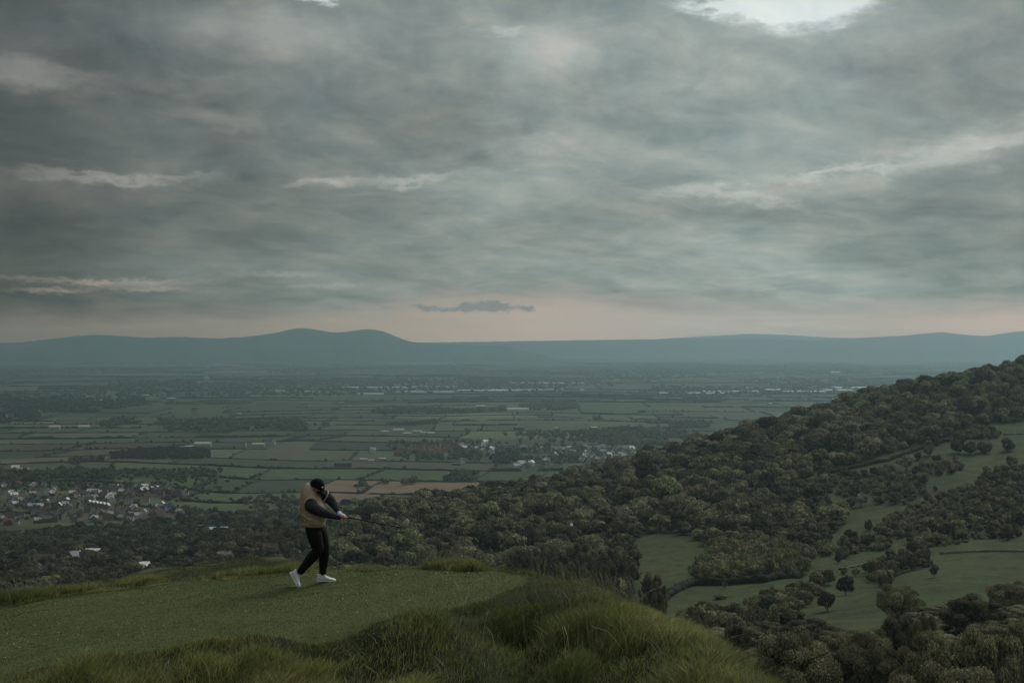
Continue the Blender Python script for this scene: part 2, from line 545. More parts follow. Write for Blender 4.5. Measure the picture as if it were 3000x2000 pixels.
BANK = [16.0, 16.75, 17.1, 17.6, 17.85, 18.0, 18.15, 18.4, 18.9, 19.5, 19.1, 18.0, 16.6, 13.9, 12.0]
TEE = [(-400, 1812), (0, 1776), (250, 1742), (500, 1704), (850, 1683), (1200, 1665), (1450, 1672), (1550, 1692), (1530, 1722), (1430, 1760), (1250, 1793),
       (1050, 1825), (900, 1850), (700, 1868), (500, 1887), (250, 1930), (0, 1978), (-400, 2040)]


def knoll_base(x, y):
    x = np.asarray(x, float); y = np.asarray(y, float)
    z = -3.146 + 0.085 * x - 0.012 * y
    z = z + 1.35 * sstep(13, 0.5, y)
    yf = 22.1 + 0.5 * (vnoise(x * 0.35, y * 0 + 3.3, 5) - 0.5)
    t = np.maximum(0, y - yf)
    px = 1500 + F * x / np.maximum(y, 3)
    m = np.interp(px, [-300, 0, 200, 395, 600, 900, 1000, 1200, 1700], [0.2, 0.19, 0.163, 0.136, 0.130, 0.126, 0.20, 0.34, 0.42])
    z = z - m * t * t / (t + 2.0)
    z = z - 0.45 * np.maximum(0, y - 72)
    s = np.maximum(0, x - crest(y))
    z = z - 1.15 * (np.sqrt(s * s + 1.1 ** 2) - 1.1)
    s2 = np.maximum(0, -x - 16 - 0.25 * y)
    z = z - 0.5 * (np.sqrt(s2 * s2 + 9) - 3)
    return z


def tee_mask(x, y):
    """1 on the mown tee, 0 in the rough"""
    x = np.asarray(x, float); y = np.asarray(y, float)
    zb = knoll_base(x, y)
    j = (fbm(x * 0.9, y * 0.9, 41, 3) - 0.5) * 26
    j2 = (fbm(x * 0.9 + 50, y * 0.9, 43, 3) - 0.5) * 14
    px, py = proj(x, np.maximum(y, 2), zb + H)
    m = in_poly(px + j, py + j2, TEE)
    return m & (y > 10) & (y < 24)


def knoll_z(x, y):
    x = np.asarray(x, float); y = np.asarray(y, float)
    z = knoll_base(x, y)
    px, py = proj(x, np.maximum(y, 2), z + H)
    # the bank: seen from the camera the knoll falls away in front of this line
    de = np.interp(px, [-600, 0, 250, 500, 700, 900, 1050, 1250, 1430, 1540, 1620, 1800, 2000, 2230, 2500], BANK)
    de = de + (fbm(px / 150.0, y * 0, 55, 2) - 0.5) * 0.7
    t = np.maximum(0, de - y)
    slope = np.interp(px, [0, 500, 1000, 1400, 1700, 2200], [0.40, 0.48, 0.55, 0.42, 0.32, 0.32])
    z = z - slope * t * t / (t + 0.9)
    into = sstep(0.0, 0.6, t) * sstep(9.0, 6.0, t)
    z = z + into * (fbm(x * 0.75, y * 0.9, 77, 3) - 0.58) * 0.42
    z = z + (fbm(x * 1.3, y * 1.3, 12, 3) - 0.5) * 0.10 * sstep(5, 10, y)
    z = z + (fbm(x * 0.12, y * 0.12, 9, 3) - 0.5) * 1.6 * sstep(28, 45, y)
    return z


def ground_z(x, y):
    """absolute ground height"""
    x = np.asarray(x, float); y = np.asarray(y, float)
    z = np.maximum(hill_z(x, y), -H)
    k = np.where(y < 95, knoll_z(x, y), -1e9)
    z = np.where(y > 2700, -H, z)
    return np.maximum(z, k) + H


def grid_faces(nu, nv):
    i = np.arange(nu - 1)[:, None] * nv + np.arange(nv - 1)[None]
    i = i.ravel()
    return np.stack([i, i + nv, i + nv + 1, i + 1], 1)


# ---- knoll sheet -------------------------------------------------
u = np.concatenate([np.linspace(-9000, -500, 40, endpoint=False), np.linspace(-500, 2700, 420, endpoint=False), np.linspace(2700, 9000, 40)])
Dg = np.concatenate([np.linspace(2.0, 10, 16, endpoint=False), np.linspace(10, 27, 260, endpoint=False), np.geomspace(27, 96, 90)])
PX, DD = np.meshgrid(u, Dg, indexing='ij')
XX = DD * (PX - 1500) / F
ZZ = knoll_z(XX, DD) + H
tm = tee_mask(XX, DD).astype(float)
m, g, out = new_mat('turf')
p = pos(g)
n1 = g.noise(p, 0.9, 5, 0.6).outputs[0]
n2 = g.noise(p, 14, 5, 0.7).outputs[0]
n3 = g.noise(mapped(g, p, (0.35, 1, 1)), 2.6, 4, 0.6).outputs[0]
att = g.node('ShaderNodeAttribute', attribute_name='Col')
sepc = g.node('ShaderNodeSeparateColor'); g.put(sepc.inputs[0], att.outputs['Color'])
tee_c = g.mix(g.mul(n3, 0.6), g.ramp(n1, [(0.3, (0.054, 0.078, 0.021)), (0.5, (0.080, 0.102, 0.030)), (0.7, (0.106, 0.124, 0.042))]), (0.080, 0.080, 0.032))
rough_c = g.ramp(n1, [(0.3, (0.018, 0.022, 0.009)), (0.55, (0.028, 0.032, 0.013)), (0.75, (0.045, 0.044, 0.020))])
shelf_c = g.ramp(n1, [(0.3, (0.060, 0.072, 0.034)), (0.55, (0.085, 0.094, 0.046)), (0.75, (0.100, 0.102, 0.054))])
rough_c = g.mix(sepc.outputs[1], rough_c, shelf_c)
c = g.mix(sepc.outputs[0], rough_c, tee_c)
c = g.mix(1.0, c, g.ramp(n2, [(0.3, 0.75), (0.7, 1.2)]), 'MULTIPLY')
nm = bump(g, n2, 0.4, 0.02)
principled(g, out, c, 0.85, 0.15, nm)
knoll = add_mesh('golf_tee_ground', np_mesh('golf_tee_ground', np.stack([XX.ravel(), DD.ravel(), ZZ.ravel()], 1), [grid_faces(*PX.shape)], [m],
                 np.stack([tm.ravel(), sstep(24, 28, DD).ravel(), tm.ravel() * 0], 1), True))
tag(knoll, 'rounded grassy knoll with a mown tee on its top', 'ground', kind='structure')

# ---- woods and scrub of the hillside, drawn as zones -------------
# ---- where they stand: zones drawn over the hillside --------------
ZONES = {
    'wood': [(960, 1500), (1150, 1460), (1300, 1440), (1500, 1420), (1700, 1380), (1900, 1318), (2100, 1258), (2300, 1210), (2500, 1155), (2700, 1115), (3100, 1070), (3100, 1222), (2930, 1240),
             (2840, 1252), (2750, 1286), (2640, 1318), (2500, 1358), (2390, 1385), (2350, 1420), (2390, 1445), (2440, 1490), (2480, 1515), (2460, 1545), (2400, 1600), (2300, 1600), (2130, 1622), (2040, 1580), (1990, 1562), (1890, 1562),
             (1820, 1590), (1860, 1650), (1850, 1735), (1780, 1780), (1700, 1800), (1500, 1800), (1300, 1800), (1100, 1800), (960, 1800)],
    'clump': [(2080, 1625), (2160, 1590), (2240, 1590), (2330, 1615), (2370, 1650), (2350, 1690), (2200, 1700), (2080, 1710), (2035, 1705)],
    'scrub': [(2530, 1395), (2600, 1368), (2670, 1380), (2715, 1405), (2705, 1450), (2650, 1478), (2565, 1475), (2535, 1445)],
    'scrub1': [(2385, 1400), (2430, 1380), (2500, 1385), (2545, 1420), (2545, 1455), (2490, 1462), (2420, 1442)],
    'scrub2': [(2690, 1365), (2740, 1350), (2800, 1350), (2815, 1380), (2760, 1392), (2700, 1388)],
    'scrub3': [(2850, 1430), (2890, 1390), (2960, 1365), (3100, 1360), (3100, 1490), (2970, 1500), (2900, 1500), (2830, 1530), (2760, 1560), (2680, 1580), (2580, 1578), (2565, 1545), (2620, 1510), (2700, 1475), (2770, 1450)],
    'scrub4': [(2670, 1590), (2715, 1560), (2790, 1530), (2880, 1510), (2985, 1510), (2985, 1580), (2870, 1580), (2800, 1596), (2680, 1606)],
    'scrub5': [(2480, 1580), (2560, 1575), (2610, 1590), (2600, 1612), (2520, 1618), (2470, 1640), (2450, 1632)],
    'scrub6': [(2390, 1590), (2430, 1590), (2440, 1630), (2390, 1625)],
    'scrub7': [(2540, 1690), (2560, 1660), (2610, 1630), (2660, 1615), (2720, 1625), (2725, 1660), (2680, 1668), (2630, 1690), (2600, 1712), (2560, 1712)],
    'scrub8': [(2710, 1300), (2770, 1275), (2850, 1262), (2900, 1262), (2930, 1280), (2900, 1285), (2800, 1288), (2720, 1315)],
    'lowland': [(-900, 1640), (-250, 1600), (0, 1566), (180, 1560), (360, 1540), (560, 1528), (700, 1520), (860, 1512), (980, 1505), (980, 1800), (640, 1850), (300, 1880), (-250, 1900), (-900, 1900)],
    'lowland1': [(640, 1425), (760, 1410), (840, 1400), (880, 1412), (880, 1440), (760, 1446), (650, 1442)],
    'lowrow': [(2190, 1815), (2235, 1752), (2330, 1738), (2385, 1700), (2420, 1700), (2400, 1745), (2340, 1785), (2300, 1830), (2240, 1840)],
    'knollfoot': [(1990, 1830), (2060, 1790), (2110, 1815), (2200, 1840), (2200, 1900), (2100, 1900), (2020, 1870)],
}
HOLES = [[(395, 1664), (480, 1644), (590, 1632), (592, 1644), (490, 1664), (400, 1680)], [(-50, 1540), (130, 1543), (140, 1562), (60, 1572), (-50, 1572)],
         [(540, 1540), (660, 1522), (668, 1532), (560, 1552)], [(2240, 1218), (2290, 1216), (2286, 1230), (2246, 1236)], [(990, 1612), (1060, 1606), (1060, 1618), (990, 1624)],
         [(1275, 1508), (1350, 1494), (1352, 1502), (1280, 1518)], [(2760, 1222), (2772, 1222), (2772, 1240), (2752, 1246)], [(720, 1560), (800, 1548), (806, 1558), (726, 1572)]]


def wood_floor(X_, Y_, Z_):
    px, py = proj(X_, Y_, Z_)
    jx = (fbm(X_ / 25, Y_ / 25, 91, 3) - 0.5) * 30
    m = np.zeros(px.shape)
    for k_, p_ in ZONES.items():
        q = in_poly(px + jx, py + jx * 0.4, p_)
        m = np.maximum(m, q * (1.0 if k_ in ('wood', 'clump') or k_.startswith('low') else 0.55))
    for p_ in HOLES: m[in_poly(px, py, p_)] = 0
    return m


# ---- hillside ----------------------------------------------------
u = np.linspace(-1100, 3800, 420)
Dg = np.geomspace(60, 2700, 330)
PX, DD = np.meshgrid(u, Dg, indexing='ij')
XX = DD * (PX - 1500) / F
ZZ = hill_z(XX, DD) + H
m, g, out = new_mat('pasture')
p = pos(g)
n1 = g.noise(p, 0.012, 5, 0.55).outputs[0]
n2 = g.noise(mapped(g, p, (1, 1, 2)), 0.11, 6, 0.65).outputs[0]
n3 = g.noise(p, 0.75, 6, 0.7).outputs[0]
wf = g.node('ShaderNodeAttribute', attribute_name='Col')
c = g.ramp(n1, [(0.35, (0.042, 0.056, 0.024)), (0.5, (0.052, 0.072, 0.028)), (0.65, (0.064, 0.078, 0.032))])
c = g.mix(1.0, c, g.ramp(n2, [(0.3, (0.55, 0.56, 0.6)), (0.5, (1.0, 1.0, 1.0)), (0.72, (1.4, 1.28, 1.0))]), 'MULTIPLY')
c = g.mix(1.0, c, g.ramp(n3, [(0.3, 0.55), (0.5, 1.0), (0.7, 1.4)]), 'MULTIPLY')
wsep = g.node('ShaderNodeSeparateColor'); g.put(wsep.inputs[0], wf.outputs['Color'])
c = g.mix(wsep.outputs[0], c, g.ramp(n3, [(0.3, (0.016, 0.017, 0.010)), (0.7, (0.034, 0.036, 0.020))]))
nm = bump(g, g.m('MULTIPLY_ADD', n2, 3.0, n3), 0.55, 1.0)
principled(g, out, c, 0.9, 0.1, nm)
hill = add_mesh('hillside', np_mesh('hillside', np.stack([XX.ravel(), DD.ravel(), ZZ.ravel()], 1), [grid_faces(*PX.shape)], [m], np.repeat(wood_floor(XX, DD, ZZ).reshape(-1, 1), 3, 1), True))
tag(hill, 'wooded escarpment with pasture running down to the vale', 'hillside', kind='structure')

# ---- vale floor --------------------------------------------------
m, g, out = new_mat('vale_floor')
p = pos(g)
n1 = g.noise(mapped(g, p, (1, 1, 0)), 0.0016, 6, 0.6).outputs[0]
c = g.ramp(n1, [(0.35, (0.030, 0.040, 0.022)), (0.5, (0.045, 0.060, 0.030)), (0.62, (0.070, 0.085, 0.040)), (0.72, (0.10, 0.105, 0.055))])
principled(g, out, c, 0.9, 0.1)
ang = np.linspace(0, 2 * np.pi, 97)[:-1]
rad = np.geomspace(900, 60000, 40)
V = [[0, 0, -1.0]]
for r_ in rad:
    for a_ in ang: V.append([r_ * math.cos(a_), r_ * math.sin(a_), -1.0])
na = len(ang)
f3 = [[0, 1 + i, 1 + (i + 1) % na] for i in range(na)]
f4 = [[1 + k * na + i, 1 + (k + 1) * na + i, 1 + (k + 1) * na + (i + 1) % na, 1 + k * na + (i + 1) % na] for k in range(len(rad) - 1) for i in range(na)]
vale_o = add_mesh('ground', np_mesh('ground', V, [np.array(f3), np.array(f4)], [m]))
tag(vale_o, 'broad flat vale floor reaching to the far hills', 'ground', kind='structure')


# fields: rows of plots between wavy lanes, each plot one face strip with its own crop colour
def wavy(x, y):
    s = np.maximum(1.0, y / 4000.0)
    dy = (fbm(x / 900.0 / s, y / 2500.0, 21, 3) - 0.5) * 620 * s + 0.075 * x
    dx = (fbm(x / 1500.0, y / 900.0 / s, 22, 3) - 0.5) * 420 * s
    return x + dx, y + dy


CROPS = np.array([(0.060, 0.073, 0.036), (0.066, 0.084, 0.037), (0.050, 0.062, 0.033), (0.076, 0.090, 0.046), (0.088, 0.088, 0.052),
                  (0.072, 0.064, 0.044), (0.055, 0.070, 0.040), (0.100, 0.108, 0.058), (0.046, 0.054, 0.032), (0.078, 0.070, 0.048)])
CW = np.array([.2, .16, .14, .1, .1, .07, .1, .05, .05, .03])
SPECIAL = [([(780, 1480), (900, 1436), (1100, 1412), (1480, 1418), (1460, 1452), (1180, 1470), (1010, 1486)], (0.165, 0.118, 0.072)),
           ([(480, 1470), (640, 1455), (860, 1455), (850, 1490), (640, 1505), (520, 1505)], (0.080, 0.098, 0.048)),
           ([(640, 1372), (900, 1355), (1160, 1352), (1160, 1375), (900, 1392), (640, 1395)], (0.062, 0.088, 0.040)),
           ([(240, 1358), (450, 1346), (620, 1350), (600, 1368), (300, 1376)], (0.072, 0.092, 0.042)),
           ([(0, 1340), (200, 1338), (210, 1365), (0, 1378)], (0.100, 0.086, 0.050)),
           ([(0, 1300), (560, 1296), (560, 1318), (200, 1332), (0, 1326)], (0.062, 0.048, 0.034)),
           ([(1480, 1405), (1620, 1370), (1760, 1355), (1700, 1385), (1560, 1405)], (0.066, 0.094, 0.044)),
           ([(1220, 1288), (1400, 1272), (1680, 1264), (1680, 1276), (1400, 1290)], (0.100, 0.120, 0.055)),
           ([(1150, 1224), (1350, 1210), (1560, 1214), (1480, 1226), (1250, 1230)], (0.125, 0.130, 0.068)),
           ([(1000, 1395), (1280, 1360), (1290, 1375), (1060, 1412)], (0.085, 0.088, 0.050)),
           ([(0, 1230), (180, 1228), (170, 1240), (0, 1246)], (0.13, 0.115, 0.065))]
fv, fq, fc = [], [], []
EDGES = []
y0 = 1250.0
nv_ = 0
while y0 < 36000:
    dy = max(165.0, 0.044 * y0) * rng.uniform(0.55, 1.6)
    half = 0.56 * y0 + 700
    x0 = -half
    while x0 < half:
        w = max(230.0, 0.055 * y0) * rng.uniform(0.4, 1.5)
        x1 = min(x0 + w, half)
        ns = 4
        xs = np.linspace(x0, x1, ns + 1)
        ax, ay = wavy(xs, np.full(ns + 1, y0)); bx, by = wavy(xs, np.full(ns + 1, y0 + dy))
        cx, cy = float(np.mean([ax.mean(), bx.mean()])), float(np.mean([ay.mean(), by.mean()]))
        col = CROPS[rng.choice(len(CROPS), p=CW)] * rng.uniform(0.72, 1.08)
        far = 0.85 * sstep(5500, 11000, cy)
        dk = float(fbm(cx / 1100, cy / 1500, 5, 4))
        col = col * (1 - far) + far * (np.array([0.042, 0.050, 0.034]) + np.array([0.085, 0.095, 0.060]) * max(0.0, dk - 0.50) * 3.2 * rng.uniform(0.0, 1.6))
        ppx, ppy = proj(cx, max(cy, 100), 0.0)
        for poly, sc in SPECIAL:
            if in_poly(np.array([ppx]), np.array([ppy]), poly)[0]: col = np.array(sc) * rng.uniform(0.95, 1.05)
        for k in range(ns + 1):
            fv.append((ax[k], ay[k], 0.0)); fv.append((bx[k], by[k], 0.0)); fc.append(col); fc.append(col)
        for k in range(ns):
            a = nv_ + 2 * k
            fq.append((a, a + 2, a + 3, a + 1))
        nv_ += 2 * (ns + 1)
        if y0 < 15500:
            EDGES.append((ax, ay))
            yy = np.linspace(y0, y0 + dy, 4)
            ex, ey = wavy(np.full(4, x0), yy)
            EDGES.append((ex, ey))
        x0 = x1
    y0 += dy
m = attr_mat('farmland', 0, 0.9, 0.1, 0.02)
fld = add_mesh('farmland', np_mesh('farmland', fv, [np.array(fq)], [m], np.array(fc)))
tag(fld, 'patchwork of green and brown fields on the vale floor', 'fields', kind='structure')


# ---- far hills ---------------------------------------------------
def ridge(name, prof, D, depth, label, seed, amp=6.0):
    px = np.linspace(prof[0][0], prof[-1][0], 420)
    top = np.interp(px, [a for a, b in prof], [b for a, b in prof])
    k = np.ones(9) / 9.0
    top = np.convolve(np.pad(top, 4, mode='edge'), k, 'valid')
    t = np.linspace(-1, 1, 25)
    PXg, T = np.meshgrid(px, t, indexing='ij')
    TOP = np.repeat(top[:, None], len(t), 1)
    Yg = D + T * depth + (fbm(PXg / 90, T * 1.5, seed, 3) - 0.5) * depth * 0.5
    Xg = D * (PXg - 1500) / F
    hgt = (H - (TOP - 1000) / F * D)
    hgt = hgt * sstep(0.0, 0.10, (PXg - px[0]) / (px[-1] - px[0])) * sstep(1.0, 0.90, (PXg - px[0]) / (px[-1] - px[0]))
    prof_t = np.cos(T * np.pi / 2) ** 1.3
    sub = 0.75 + 0.5 * fbm(PXg / 45, T * 3, seed + 1, 4)
    shape = np.clip(prof_t * (1 - (1 - prof_t) * (1 - sub) * 2), 0, 1)
    Zg = hgt * shape + (fbm(PXg / 8, T * 6, seed + 2, 3) - 0.5) * amp * 2 - 3
    mm, g, out = new_mat(name + '_cover')
    n = g.noise(mapped(g, pos(g), (1, 1, 1)), 0.0012, 6, 0.6).outputs[0]
    c = g.ramp(n, [(0.35, (0.014, 0.019, 0.012)), (0.52, (0.024, 0.031, 0.018)), (0.66, (0.055, 0.062, 0.036))])
    principled(g, out, c, 0.95, 0.05)
    o = add_mesh(name, np_mesh(name, np.stack([Xg.ravel(), Yg.ravel(), Zg.ravel()], 1), [grid_faces(*PXg.shape)], [mm], None, True))
    tag(o, label, 'hills', kind='structure')


ridge('hills', [(-900, 1015), (-300, 1010), (0, 1003), (70, 1002), (140, 993), (230, 983), (300, 979), (350, 984), (430, 989), (520, 985), (640, 991), (740, 983), (800, 975),
                (850, 964), (885, 958), (920, 964), (960, 971), (1000, 975), (1030, 969), (1080, 963), (1110, 966), (1140, 974), (1165, 986), (1190, 997), (1230, 1003), (1300, 1006), (1500, 1013), (1700, 1016)],
      20000, 1700, 'long dark ridge of hills with two rounded summits at its right end', 101)
ridge('hills', [(1050, 1012), (1150, 1004), (1280, 1002), (1420, 1000), (1520, 998), (1700, 996), (1900, 993), (2000, 992), (2150, 992), (2300, 994), (2400, 998), (2550, 1001), (2700, 1008), (2900, 1012)],
      25500, 1500, 'low pale rise of hills across the middle of the horizon', 131, 4.0)
ridge('hills', [(2250, 1010), (2350, 1000), (2450, 993), (2550, 987), (2640, 983), (2700, 976), (2760, 972), (2810, 979), (2880, 984), (2930, 977), (2990, 969), (3050, 971), (3200, 983), (3500, 1000)],
      23000, 1500, 'blue hills with low summits at the right end of the horizon', 151)
ridge('hills', [(1800, 1005), (1950, 991), (2050, 985), (2150, 980), (2190, 977), (2300, 980), (2380, 985), (2480, 989), (2600, 993), (2800, 1000)],
      34000, 900, 'faintest and farthest broad hill showing through the haze', 171, 4.0)

# ------------------------------------------------------------------ grass
M_GRASS = attr_mat('grass_blade', 0.35, 0.6, 0.25)


def blades(name, x, y, h, w, lean, ldir, col, label, cat=None, head=False):
    n = len(x)
    z = knoll_z(x, y) + H - 0.015
    a = rng.uniform(0, np.pi, n)
    sx, sy = np.cos(a) * w / 2, np.sin(a) * w / 2
    lx, ly = np.cos(ldir) * lean * h, np.sin(ldir) * lean * h
    zz = lambda t: z + h * t * (1 - 0.25 * np.clip(lean, 0, 1.5) * t)
    P0 = np.stack([x - sx, y - sy, z], 1); P1 = np.stack([x + sx, y + sy, z], 1)
    mw = 1.6 if head else 0.72
    m0 = 0.8 if head else 0.5
    P2 = np.stack([x + lx * m0 ** 2 + sx * mw, y + ly * m0 ** 2 + sy * mw, zz(m0)], 1)
    P3 = np.stack([x + lx * m0 ** 2 - sx * mw, y + ly * m0 ** 2 - sy * mw, zz(m0)], 1)
    P4 = np.stack([x + lx, y + ly, zz(1.0)], 1)
    V = np.stack([P0, P1, P2, P3, P4], 1).reshape(-1, 3)
    i = np.arange(n) * 5
    q = np.stack([i, i + 1, i + 2, i + 3], 1)
    t = np.stack([i + 3, i + 2, i + 4], 1)
    if head:
        # thin stalk, then a wider seed head
        P2b = np.stack([x + lx * 0.45 + sx * 0.8, y + ly * 0.45 + sy * 0.8, zz(0.68)], 1)
        P3b = np.stack([x + lx * 0.45 - sx * 0.8, y + ly * 0.45 - sy * 0.8, zz(0.68)], 1)
        V = np.stack([P0, P1, P2b, P3b, P2, P3, P4], 1)
        V[:, 4] = P2 + 0; V[:, 5] = P3 + 0
        V = V.reshape(-1, 3)
        i = np.arange(n) * 7
        q = np.concatenate([np.stack([i, i + 1, i + 2, i + 3], 1), np.stack([i + 3, i + 2, i + 4, i + 5], 1)])
        t = np.stack([i + 5, i + 4, i + 6], 1)
        c = np.repeat(col, 7, 0)
    else:
        c = np.repeat(col, 5, 0)
    o = add_mesh(name, np_mesh(name, V, [q, t], [M_GRASS], c))
    tag(o, label, cat, kind='stuff')
    return o


def scatter(n, px0, px1, d0, d1):
    d = np.sqrt(rng.uniform(d0 ** 2, d1 ** 2, n))
    p = rng.uniform(px0, px1, n)
    return d * (p - 1500) / F, d


# rough
x, y = scatter(950000, -250, 2550, 12.6, 24.6)
tm = tee_mask(x, y)
x, y = x[~tm], y[~tm]
px, py = proj(x, y, knoll_z(x, y) + H)
ok = (py < 2110) & (x < crest(y) + 3.5)
x, y, px, py = x[ok], y[ok], px[ok], py[ok]
cl = fbm(x * 1.6, y * 1.6, 61, 3); c2 = fbm(x * 0.5, y * 0.5, 62, 3); c3 = fbm(x * 4, y * 4, 63, 2)
keep = rng.uniform(size=len(x)) < np.clip(0.44 + 2.0 * (cl - 0.42), 0.24, 0.9)
x, y, px, py, cl, c2, c3 = [v[keep] for v in (x, y, px, py, cl, c2, c3)]
h = 0.06 + 0.42 * np.clip(cl - 0.30, 0, 1) + 0.10 * rng.uniform(size=len(x))
h = h * (1 - 0.62 * sstep(1330, 1500, px) * sstep(1880, 1735, py))
fringe = sstep(21.0, 22.4, y)                                   # shorter lip beyond the tee
h = h * (1 - fringe * (0.72 - 0.35 * (cl > 0.56)))
near_tee = tee_mask(x + 0.25, y - 0.1) | tee_mask(x - 0.25, y + 0.25) | tee_mask(x, y + 0.5)
h = np.where(near_tee, h * 0.45, h)
lean = 0.25 + 0.5 * rng.uniform(size=len(x)) + 0.5 * (c3 > 0.55) * rng.uniform(size=len(x))
ld = rng.normal(0.15, 1.3, len(x)) + (c3 - 0.5) * 2
mixv = np.clip((c2 - 0.35) * 2.4 + rng.normal(0, 0.22, len(x)), 0, 1)[:, None]
col = (1 - mixv) * np.array([0.118, 0.148, 0.044]) + mixv * np.array([0.350, 0.350, 0.130])
straw = (rng.uniform(size=len(x)) < 0.05)[:, None]
col = np.where(straw, np.array([0.25, 0.23, 0.12]), col) * rng.uniform(0.35, 1.75, (len(x), 1))
blades('long_grass', x, y, h, rng.uniform(0.005, 0.011, len(x)), lean, ld, col, 'long tufted rough grass round the mown tee')
print('rough blades', len(x))

# mown tee
x, y = scatter(330000, -250, 1700, 15.5, 23.2)
tm = tee_mask(x, y)
x, y = x[tm], y[tm]
c2 = fbm(x * 0.7, y * 0.7, 65, 4)
mixv = np.clip((c2 - 0.36) * 3 + rng.normal(0, 0.2, len(x)), 0, 1)[:, None]
col = ((1 - mixv) * np.array([0.056, 0.086, 0.022]) + mixv * np.array([0.112, 0.134, 0.042])) * rng.uniform(0.65, 1.35, (len(x), 1))
blades('mown_grass', x, y, rng.uniform(0.012, 0.04, len(x)), rng.uniform(0.006, 0.010, len(x)), rng.uniform(0.2, 1.3, len(x)), rng.uniform(0, 6.28, len(x)), col,
       'short mown grass on top of the tee')

# shelf beyond the tee
x, y = scatter(150000, 120, 1120, 23.5, 74)
c2 = fbm(x * 0.35, y * 0.35, 66, 4); cl = fbm(x * 0.8, y * 0.8, 67, 3)
mixv = np.clip((c2 - 0.35) * 2.4 + rng.normal(0, 0.2, len(x)), 0, 1)[:, None]
col = ((1 - mixv) * np.array([0.088, 0.108, 0.050]) + mixv * np.array([0.150, 0.155, 0.082])) * rng.uniform(0.7, 1.3, (len(x), 1))
blades('meadow_grass', x, y, 0.04 + 0.26 * np.clip(cl - 0.38, 0, 1), rng.uniform(0.010, 0.022, len(x)), rng.uniform(0.2, 0.9, len(x)), rng.normal(0.2, 1.1, len(x)), col,
       'rough grass on the lower shelf behind the golfer')

# seeding stalks: along the far right lip, sparse elsewhere
p = np.concatenate([rng.normal(1720, 120, 480), rng.normal(1240, 90, 110), rng.uniform(1050, 1600, 160), rng.uniform(-50, 620, 260), rng.uniform(1900, 2300, 260)])
d = np.concatenate([rng.normal(18.6, 0.9, 480), rng.normal(22.6, 0.3, 110), rng.normal(22.2, 0.5, 160), rng.normal(22.8, 0.5, 260), rng.uniform(13, 17, 260)])
x, y = d * (p - 1500) / F, d
ok = ~tee_mask(x, y) & (y > 12)
x, y = x[ok], y[ok]
n = len(x)
hh = rng.uniform(0.15, 0.46, n)
col = np.array([0.155, 0.150, 0.092]) * rng.uniform(0.5, 1.5, (n, 1))
blades('seeding_grass', x, y, hh, rng.uniform(0.004, 0.006, n), rng.uniform(0.1, 0.55, n), rng.normal(2.9, 0.6, n), col,
       'tall pale seeding grass stalks standing along the lip of the knoll', head=True)
x, y = scatter(600, -100, 2500, 12, 22)
ok = ~tee_mask(x, y) & (x < crest(y) + 3)
x, y = x[ok], y[ok]; n = len(x)
blades('dry_stalks', x, y, rng.uniform(0.3, 0.6, n), rng.uniform(0.004, 0.008, n), rng.uniform(0.2, 1.2, n), rng.uniform(0, 6.28, n),
       np.array([0.27, 0.25, 0.15]) * rng.uniform(0.6, 1.2, (n, 1)), 'scattered dry bent stalks in the long grass', head=True)

# daisies
x, y = scatter(300, -100, 1560, 16, 22.4)
w_ = fbm(x * 0.8, y * 0.8, 71, 2)
ok = tee_mask(x, y) & (rng.uniform(size=len(x)) < np.clip((w_ - 0.40) * 3, 0.05, 1))
x, y = x[ok], y[ok]
V, f = [], []
for i, (a, b) in enumerate(zip(x, y)):
    r_ = rng.uniform(0.004, 0.0095); zc = float(knoll_z(np.array([a]), np.array([b]))[0]) + H + rng.uniform(0.012, 0.03)
    k0 = len(V)
    for k in range(6):
        V.append((a + r_ * math.cos(k * 1.047), b + r_ * math.sin(k * 1.047), zc + 0.003 * math.sin(k * 2.1)))
    V.append((a, b, zc + 0.006))
    for k in range(6): f.append((k0 + k, k0 + (k + 1) % 6, k0 + 6))
o = add_mesh('daisies', np_mesh('daisies', V, [np.array(f)], [plain_mat('petal', (0.46, 0.46, 0.42), 0.7, 0.2)]))
tag(o, 'tiny white daisies dotted over the mown tee', 'daisies', kind='stuff')

# ------------------------------------------------------------------ where the buildings stand
cell = {}
VT = []
vcell = {}


def vadd(x, y, r_, h_, tone, f=0.75, zn='vale', s=30):
    gx, gy = int(x // s), int(y // s)
    for a in range(gx - 1, gx + 2):
        for b in range(gy - 1, gy + 2):
            for (u_, v_, w_) in vcell.get((a, b), ()):
                if (u_ - x) ** 2 + (v_ - y) ** 2 < (f * (r_ + w_)) ** 2: return False
    vcell.setdefault((gx, gy), []).append((x, y, r_))
    VT.append((x, y, r_, h_, tone, zn))
    return True


# houses first, so that trees keep clear of them
HOUSES = []


def house_px(px, py, kind, rot, sc=1.0, roof=None, wall=None, zn='lone', label=None, off=0.0, lz=None):
    ds = np.geomspace(500, 12000, 3000)
    xs = ds * (px - 1500) / F
    yy = proj(xs, ds, np.where(ds < 2700, ground_z(xs, ds), 0.0))[1]
    c = np.where((yy[:-1] - py) * (yy[1:] - py) <= 0)[0]
    D = ds[c[-1]] if len(c) else F * H / (py - 1000)
    x = D * (px - 1500) / F
    z = float(ground_z(np.array([x]), np.array([D]))[0]) if D < 2700 else 0.0
    for (u_, v_) in [(h['x'], h['y']) for h in HOUSES]:
        if (u_ - x) ** 2 + (v_ - D) ** 2 < (9.5 * max(sc, .8)) ** 2 and zn in ('town', 'village'): return False
    HOUSES.append(dict(x=x, y=D, z=z, kind=kind, rz=rot, s=sc, roof=roof, wall=wall, zone=zn, label=label, px=px, py=py))
    vcell.setdefault((int(x // 30), int(D // 30)), []).append((x, D, 7.0 * sc))
    cell.setdefault((int(x // 12), int(D // 12)), []).append((x, D, 5.0 * sc))
    return True


